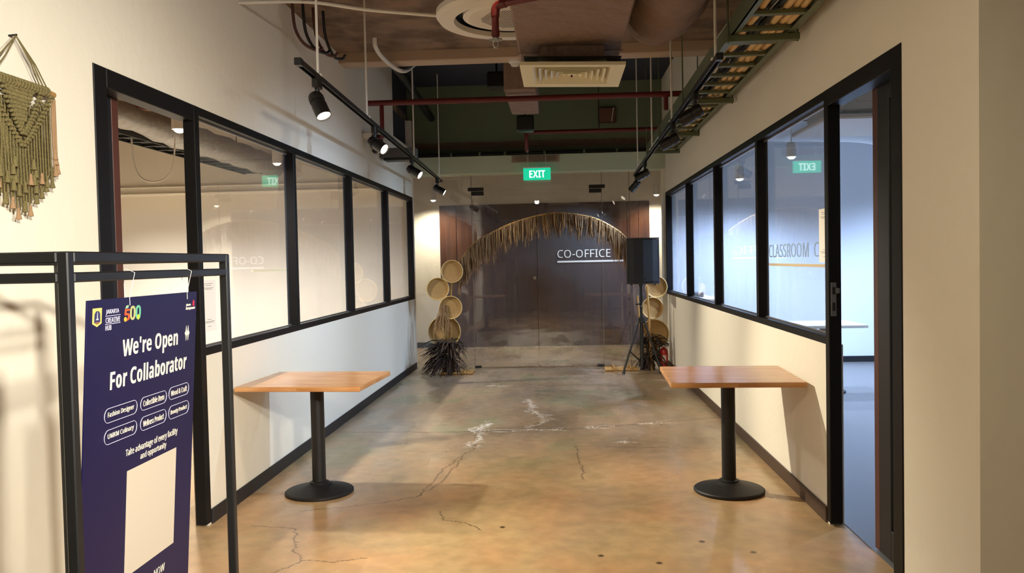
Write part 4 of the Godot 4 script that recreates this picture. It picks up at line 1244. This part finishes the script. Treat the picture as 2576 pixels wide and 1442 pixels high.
# ---------------------------------------------------------------- poster on its stand
func stand_and_poster() -> void:
	var t := thing("display_stand", "black square-tube display stand holding the blue poster", "stand", Vector3(-1.1, 0, -2.22))
	var m: Material = M.black
	var f := 0.013
	for z in [[0.437, "a"], [-0.437, "b"]]:
		for x in [0.0, -0.56]:
			obj("post", bx(Vector3(x - f, 0.0, z[0] - f), Vector3(x + f, 1.541, z[0] + f), 0.003), m, t)
		obj("top_bar", bx(Vector3(-0.56 + f, 1.515, z[0] - f), Vector3(-f, 1.541, z[0] + f), 0.003), m, t)
		obj("foot_bar", bx(Vector3(-0.56 + f, 0.08, z[0] - f), Vector3(-f, 0.106, z[0] + f), 0.003), m, t)
	for x in [0.0, -0.56]:
		obj("top_rail", bx(Vector3(x - f, 1.515, -0.437 + f), Vector3(x + f, 1.541, 0.437 - f), 0.003), m, t)
	obj("hanging_rail", bx(Vector3(-f, 1.471, -0.437 + f), Vector3(f, 1.494, 0.437 - f), 0.003), m, t)
	obj("hanging_rail", bx(Vector3(-0.56 + f, 1.471, 0.437 - f), Vector3(-f, 1.494, 0.437 + f), 0.003), m, t)
	# the board leans back a little at its foot
	var b := thing("poster_board", "blue hanging poster inviting collaborators, with white headline and pale square", "poster", Vector3(-1.1, 1.4265, -2.1545))
	b.rotation.z = -0.065
	var blue := mat(Color(0.045, 0.034, 0.205), 0.4)
	blue.metallic_specular = 0.4
	var w := 0.2915
	obj("board", bx(Vector3(-0.004, -1.2, -w), Vector3(0.0, 0, w), 0.0008), blue, b)
	var cream := mat(Color(0.84, 0.80, 0.73), 0.5)
	var pale := mat(Color(0.74, 0.73, 0.80), 0.5)
	# board coordinates: z and y as on the wall, right along -z
	var at := func(z: float, y: float): return Transform3D(Basis(Vector3.FORWARD, Vector3.UP, Vector3.RIGHT), Vector3(0.0004, y - 1.4265, z + 2.1545))
	for s in [["We're Open", -2.025, -2.328, 1.262, 0.058, cream, 700], ["For Collaborator", -1.971, -2.388, 1.200, 0.047, cream, 700], ["Take advantage of every facility", -2.055, -2.343, 1.009, 0.024, cream, 400], ["and opportunity", -2.131, -2.276, 0.984, 0.022, cream, 400], ["NOW", -2.226, -2.288, 0.630, 0.022, cream, 400],
		["JAKARTA", -1.943, -2.003, 1.388, 0.013, pale, 400], ["CREATIVE", -1.943, -2.009, 1.368, 0.013, pale, 400], ["HUB", -1.943, -1.969, 1.350, 0.012, pale, 400], ["Jakarta", -2.375, -2.405, 1.384, 0.0085, cream, 700], ["Entrepreneur", -2.375, -2.435, 1.372, 0.0105, cream, 700]]:
		letters("lettering", s[0], absf(s[2] - s[1]), s[4], at.call(s[1], s[3]), s[5], b, s[6], 0.0006)
	for y in [1.3845, 1.3645]:
		obj("rule", bx(Vector3(0.0003, y - 1.4265, -1.942 + 2.1545), Vector3(0.0009, y - 1.4252, -2.010 + 2.1545)), pale, b)
	var pills := [["Fashion Designer", -1.949, -2.106, 1.155, 1.119], ["Collectible Item", -2.124, -2.269, 1.154, 1.119], ["Wood & Craft", -2.283, -2.409, 1.156, 1.121], ["UMKM Culinary", -1.951, -2.107, 1.101, 1.065], ["Wellness Product", -2.126, -2.270, 1.101, 1.064], ["Beauty Product", -2.285, -2.413, 1.102, 1.064]]
	for p in pills:
		var g := G.new()
		var ring := PackedVector3Array()
		var h: float = (p[3] - p[4]) / 2.0
		for k in 24:
			var an := -PI / 2 + TAU * (k + 0.5) / 24.0
			var cz: float = (p[2] + h) if k < 12 else (p[1] - h)
			ring.append(Vector3(0.0006, (p[3] + p[4]) / 2 - 1.4265 + sin(an) * h, cz + 2.1545 - cos(an) * h))
		g.tube(ring, 0.0009, 4, true)
		obj("outline", g, pale, b)
		letters("lettering", p[0], absf(p[2] - p[1]) * 0.80, 0.0165, at.call(p[1] - absf(p[2] - p[1]) * 0.10, p[4] + 0.010), cream, b, 400, 0.0006)
	obj("blank_panel", bx(Vector3(0.0003, 0.692 - 1.4265, -2.064 + 2.1545), Vector3(0.0009, 0.974 - 1.4265, -2.339 + 2.1545)), mat(Color(0.72, 0.67, 0.60), 0.5), b).set_meta("label", "pale square panel in the middle of the poster")
	# crest, coloured anniversary figures, spark and red mark
	var crest := obj("crest", prism_on(at.call(-1.905, 1.386), [Vector2(-0.0195, 0.021), Vector2(0.0195, 0.021), Vector2(0.0195, -0.016), Vector2(0, -0.024), Vector2(-0.0195, -0.016)], 0.0006), mat(Color(0.80, 0.70, 0.38), 0.5), b)
	obj("crest_field", prism_on(at.call(-1.905, 1.386), [Vector2(-0.012, 0.007), Vector2(-0.006, 0.014), Vector2(0.006, 0.014), Vector2(0.012, 0.007), Vector2(0.013, -0.013), Vector2(0, -0.018), Vector2(-0.013, -0.013)], 0.0010), mat(Color(0.16, 0.17, 0.33), 0.5), crest)
	obj("crest_tower", prism_on(at.call(-1.905, 1.386), [Vector2(-0.006, -0.007), Vector2(-0.0012, -0.003), Vector2(-0.0006, 0.011), Vector2(0.0006, 0.011), Vector2(0.0012, -0.003), Vector2(0.006, -0.007)], 0.0014), cream, crest)
	obj("crest_base", prism_on(at.call(-1.905, 1.386), [Vector2(-0.009, -0.012), Vector2(0.009, -0.012), Vector2(0.007, -0.016), Vector2(0, -0.018), Vector2(-0.007, -0.016)], 0.0014), mat(Color(0.50, 0.33, 0.22), 0.5), crest)
	var cols := [Color(0.85, 0.30, 0.16), Color(0.62, 0.62, 0.42), Color(0.35, 0.62, 0.50)]
	for k in 3: letters("numeral", "500"[k], 0.027, 0.037 if k else 0.030, at.call(-2.029 - 0.0275 * k, 1.367), mat(cols[k], 0.5), b, 700, 0.0006)
	obj("numeral_dot", disc_on(at.call(-2.034, 1.371), 0.006), mat(Color(0.90, 0.62, 0.20), 0.5), b)
	obj("numeral_dot", disc_on(at.call(-2.098, 1.373), 0.007), mat(Color(0.62, 0.70, 0.22), 0.5), b)
	obj("numeral_leaf", prism_on(at.call(-2.041, 1.402), [Vector2(-0.008, -0.004), Vector2(0.006, -0.002), Vector2(0.008, 0.005), Vector2(-0.003, 0.004)], 0.0006), mat(Color(0.55, 0.68, 0.55), 0.5), b)
	for k in 2: obj("spark", prism_on(at.call(-2.381 - 0.012 * k, 1.305), [Vector2(0, 0.022), Vector2(0.003, 0.007), Vector2(0.0095, 0), Vector2(0.003, -0.007), Vector2(0, -0.022), Vector2(-0.003, -0.007), Vector2(-0.0095, 0), Vector2(-0.003, 0.007)], 0.0006 + 0.0002 * k), cream, b)
	obj("red_mark", prism_on(at.call(-2.424, 1.392), [Vector2(-0.005, -0.008), Vector2(0.005, -0.008), Vector2(0.005, 0.006), Vector2(0.0, 0.010), Vector2(-0.005, 0.006)], 0.0006), mat(Color(0.72, 0.14, 0.22), 0.5), b)
	for z in [-2.045, -2.370]:
		var g := G.new()
		g.tube(PackedVector3Array([Vector3(0.006, -0.02, z + 2.1545), Vector3(0.0045, 0.0, z + 2.1545), Vector3(0.016, 0.064, z + 2.1545), Vector3(-0.008, 0.073, z + 2.1545), Vector3(-0.014, 0.06, z + 2.1545), Vector3(-0.006, -0.02, z + 2.1545)]), 0.0008, 5)
		obj("string", g, M.white, b)


func prism_on(xf: Transform3D, poly: Array, depth: float) -> G:
	var g := G.new()
	g.prism(PackedVector2Array(poly), depth, xf * Transform3D(Basis(), Vector3(0, 0, depth / 2)))
	return g


func disc_on(xf: Transform3D, r: float) -> G:
	var p := []
	for k in 20: p.append(Vector2(cos(TAU * k / 20), sin(TAU * k / 20)) * r)
	return prism_on(xf, p, 0.001)


# ---------------------------------------------------------------- macrame on the warm-side wall
func macrame() -> void:
	var x := XL + 0.028
	var zc := -3.035
	var t := thing("macrame_hanging", "olive green macrame wall hanging with a fringe on a wooden stick", "wall hanging", Vector3(x, 2.21, zc))
	var g := G.new()
	var p := PackedVector3Array(); var rr := PackedFloat32Array()
	for i in 14:
		p.append(Vector3(0.002 * sin(i * 1.3), 0.003 * sin(i * 0.9), 0.225 - 0.45 * i / 13.0))
		rr.append(0.0125 + 0.0018 * sin(i * 2.2))
	g.tube(p, rr, 14)
	obj("stick", g, M.stick, t)
	g = G.new()
	for i in 20:
		var z := 0.17 - 0.34 * i / 19.0
		var ring := PackedVector3Array()
		for k in 12: ring.append(Vector3(cos(TAU * k / 12) * 0.0155, sin(TAU * k / 12) * 0.0155, z))
		g.tube(ring, 0.006, 6, true)
	obj("larks_head_knots", g, M.rope, t)
	obj("nail", tb([Vector3(-0.028, 0.178, 0), Vector3(0.004, 0.18, 0)], 0.004, 8), M.iron, t)
	for z in [0.14, 0.19, -0.14, -0.165, -0.19]:
		obj("hanging_cord", tb([Vector3(0.0, 0.177, 0.0), Vector3(0.008, 0.09, z * 0.52), Vector3(0.0, 0.005, z)], 0.0028, 6), M.rope, t)
	# knotted cloth: a triangle of rows of square knots
	g = G.new()
	var r := RandomNumberGenerator.new()
	r.seed = 5
	for j in 11:
		var half := 0.085 * (1.0 - j / 12.0)
		var nn := int(half / 0.0085)
		for i in range(-nn, nn + 1):
			g.ball(Vector3(0.004 + r.randf_range(-0.001, 0.002), -0.02 - 0.0145 * j, i * 0.0085 + 0.004 * (j % 2)), Vector3(0.006, 0.0085, 0.0055), 6, 4)
	stuff(obj("knotted_cloth", g, M.rope, t))
	# V-shaped braids
	var tip := Vector3(0.012, -0.235, 0)
	for s in [-1.0, 1.0]:
		for k in 2:
			g = G.new()
			var a := Vector3(0.010 + 0.006 * k, -0.018, s * (0.19 - 0.075 * k))
			var b := tip + Vector3(0.004 * k, 0.045 * k - 0.0, s * 0.004)
			var st := 15 - 2 * k
			for i in st:
				var c := a.lerp(b, i / float(st - 1)) + Vector3(0, -0.012 * sin(PI * i / (st - 1.0)), 0)
				for e in [-1.0, 1.0]: g.ball(c + Vector3(0.0, 0.0, e * 0.0075), Vector3(0.0095, 0.0062, 0.0105), 7, 5, Basis(Vector3.RIGHT, e * 0.7))
			obj("braid", g, M.rope, t)
	# fringe in layers, tassels at its ends
	for layer in 3:
		g = G.new()
		var pink := layer == 2
		var nz := 22 if layer < 2 else 7
		for i in nz:
			var z := lerpf(-0.185, 0.185, (i + 0.5 * (layer % 2)) / (nz - 1.0 + 0.5 * (layer % 2)))
			if pink: z = -0.205 + 0.0065 * i if i < 4 else 0.17 + 0.01 * (i - 4)
			var f := absf(z) / 0.19
			var top := -0.225 + 0.20 * f if layer == 1 else -0.10 + 0.07 * f
			var bot := (-0.48 + 0.17 * f * f if layer == 0 else -0.39 + 0.05 * f) + r.randf_range(-0.02, 0.03)
			if pink: bot = -0.27 + r.randf_range(-0.06, 0.06)
			var sx := 0.0 + 0.007 * layer
			var wob := r.randf_range(-0.004, 0.004)
			g.tube(PackedVector3Array([Vector3(sx, top, z), Vector3(sx + wob, lerpf(top, bot, 0.4), z + wob), Vector3(sx - wob, lerpf(top, bot, 0.75), z - wob), Vector3(sx, bot, z + wob)]), 0.0038, 5)
			if i % 2 == 0 or pink:
				var tg := G.new()
				tg.lathe(PackedVector2Array([Vector2(0, 0.022), Vector2(0.005, 0.018), Vector2(0.0065, 0.008), Vector2(0.0055, 0.003), Vector2(0.011, -0.024), Vector2(0, -0.026)]), Transform3D(Basis(), Vector3(sx + 0.003, bot - 0.006, z + wob)), 9)
				obj("tassel", tg, M.rope if not pink and r.randf() < 0.7 else M.rope_pink, t)
		stuff(obj("fringe", g, M.rope_pink if pink else M.rope, t))
	for s in [-1.0, 1.0]:
		for k in 4:
			var tg := G.new()
			tg.lathe(PackedVector2Array([Vector2(0, 0.02), Vector2(0.006, 0.016), Vector2(0.008, 0.006), Vector2(0.012, -0.022), Vector2(0, -0.024)]), Transform3D(Basis(), Vector3(0.014, -0.30 - 0.03 * k, s * (0.055 + 0.012 * (k % 2)))), 9)
			obj("tassel", tg, M.rope, t)


# ---------------------------------------------------------------- signs, papers, wall boxes
func small_things() -> void:
	# storefront lettering, on the corridor face of the glass
	var t := thing("office_lettering", "white CO-OFFICE lettering above a white line on the storefront glass", "sign", Vector3(-0.031, 1.47, ZE))
	var white := mat(Color(0.90, 0.86, 0.80), 0.5)
	letters("lettering", "CO-OFFICE", 0.735, 0.108, Transform3D(Basis(), Vector3(0.0, 0.055, 0.001)), white, t, 400, 0.003)
	obj("underline", bx(Vector3(-0.003, -0.012, 0.001), Vector3(0.935, 0.012, 0.004)), white, t)
	# classroom lettering on the blue room's nearest pane
	var xg := XR + 0.057
	t = thing("classroom_lettering", "pale CLASSROOM C lettering over an orange line on the blue room's nearest pane", "sign", Vector3(xg, 1.43, -6.13))
	var faint := mat(Color(0.58, 0.68, 0.80), 0.6)
	letters("lettering", "CLASSROOM  C", 1.16, 0.09, Transform3D(Basis(Vector3.BACK, Vector3.UP, Vector3.LEFT), Vector3(-0.001, 0.055, 0.0)), faint, t, 400, 0.002)
	obj("underline", bx(Vector3(-0.003, -0.006, 0.0), Vector3(-0.001, 0.012, 1.33)), mat(Color(0.80, 0.72, 0.58), 0.6), t)
	var o := obj("line_sticker", bx(Vector3(XL - 0.057, 1.46, -5.6), Vector3(XL - 0.055, 1.472, -6.3)), mat(Color(0.90, 0.84, 0.66), 0.6))
	tag(o, "thin pale line sticker on the widest pane of the warm-side glazing", "sticker")
	# notice papers on the glass; their codes are left blank
	for q in [[XL - 0.057, 1.0, -4.765, 1.11, "white paper notice on the warm-side glazing behind the display stand"], [XR + 0.057, -1.0, -4.765, 1.453, "buff paper notice on the blue room's nearest pane beside the doorway"]]:
		var s: float = q[1]
		t = thing("paper_notice", q[4], "notice", Vector3(q[0], q[3], q[2]))
		var wd := 0.20
		obj("sheet", bx(Vector3(s * 0.0005, 0, 0), Vector3(s * 0.0015, 0.31, -wd)), M.paper, t)
		var r := RandomNumberGenerator.new()
		r.seed = 3
		for ln in [[0.288, 0.6], [0.277, 0.42], [0.262, 0.72], [0.254, 0.5], [0.072, 0.3], [0.060, 0.72], [0.053, 0.6], [0.03, 0.25]]:
			obj("text_line", bx(Vector3(s * 0.0015, ln[0], -wd * (0.5 - ln[1] / 2)), Vector3(s * 0.0019, ln[0] + 0.002, -wd * (0.5 + ln[1] / 2))), M.ink, t)
	# camera and grey housing high on the warm-side wall
	t = thing("security_camera", "cream security camera with a black ball lens high on the warm-side wall", "camera", Vector3(XL, 2.78, -8.75))
	obj("bracket", bx(Vector3(0, 0.05, -0.06), Vector3(0.10, 0.11, 0.06), 0.008), M.white, t)
	var g := G.new()
	g.lathe(PackedVector2Array([Vector2(0, 0.09), Vector2(0.05, 0.085), Vector2(0.075, 0.05), Vector2(0.08, 0.0), Vector2(0.0, 0.0)]), Transform3D(Basis(), Vector3(0.13, 0.0, 0)), 24)
	obj("cover", g, M.redwood, t)
	g = G.new()
	g.lathe(PackedVector2Array([Vector2(0, 0.0), Vector2(0.082, 0.0), Vector2(0.082, -0.03), Vector2(0.06, -0.04), Vector2(0.055, -0.10), Vector2(0, -0.11)]), Transform3D(Basis(), Vector3(0.13, 0.0, 0)), 24)
	obj("base", g, mat(Color(0.75, 0.70, 0.58), 0.5), t)
	g = G.new()
	g.ball(Vector3(0.13, -0.085, 0.045), Vector3.ONE * 0.033, 18, 12)
	obj("lens", g, M.black, t)
	t = thing("wall_housing", "grey metal box housing sticking out of the warm-side wall below the track", "housing", Vector3(XL, 2.70, -9.5))
	g = G.new()
	g.prism(PackedVector2Array([Vector2(0, 0.02), Vector2(0.05, 0), Vector2(0.42, 0), Vector2(0.42, 0.13), Vector2(0, 0.13)]), 0.18, Transform3D(Basis(), Vector3(0, 0, -0.09)))
	obj("body", g, M.grey, t)
	obj("lower_edge", bx(Vector3(0.05, -0.012, -0.18), Vector3(0.43, 0.018, 0.004), 0.003), M.base_black, t)
	obj("seam", bx(Vector3(0.03, 0.02, -0.001), Vector3(0.034, 0.128, 0.002)), M.base_black, t)
	# cable clips at the wall top
	t = thing("cable_bundle", "tangle of dark cable ends hanging from the slab beside the lighting track", "cable")
	for k in 4:
		obj("cable", tb(Array(curve([Vector3(-1.98 + 0.05 * k, 3.5, -6.2 - 0.1 * k), Vector3(-1.97 + 0.05 * k, 3.3, -6.22 - 0.1 * k), Vector3(-1.93 + 0.05 * k, 3.2 - 0.01 * k, -6.3 - 0.1 * k), Vector3(-1.86 + 0.04 * k, 3.17, -6.4 - 0.1 * k), Vector3(-1.83 + 0.04 * k, 3.2, -6.45 - 0.08 * k)], 4)), 0.012, 6), M.black if k % 2 else M.redwood, t)
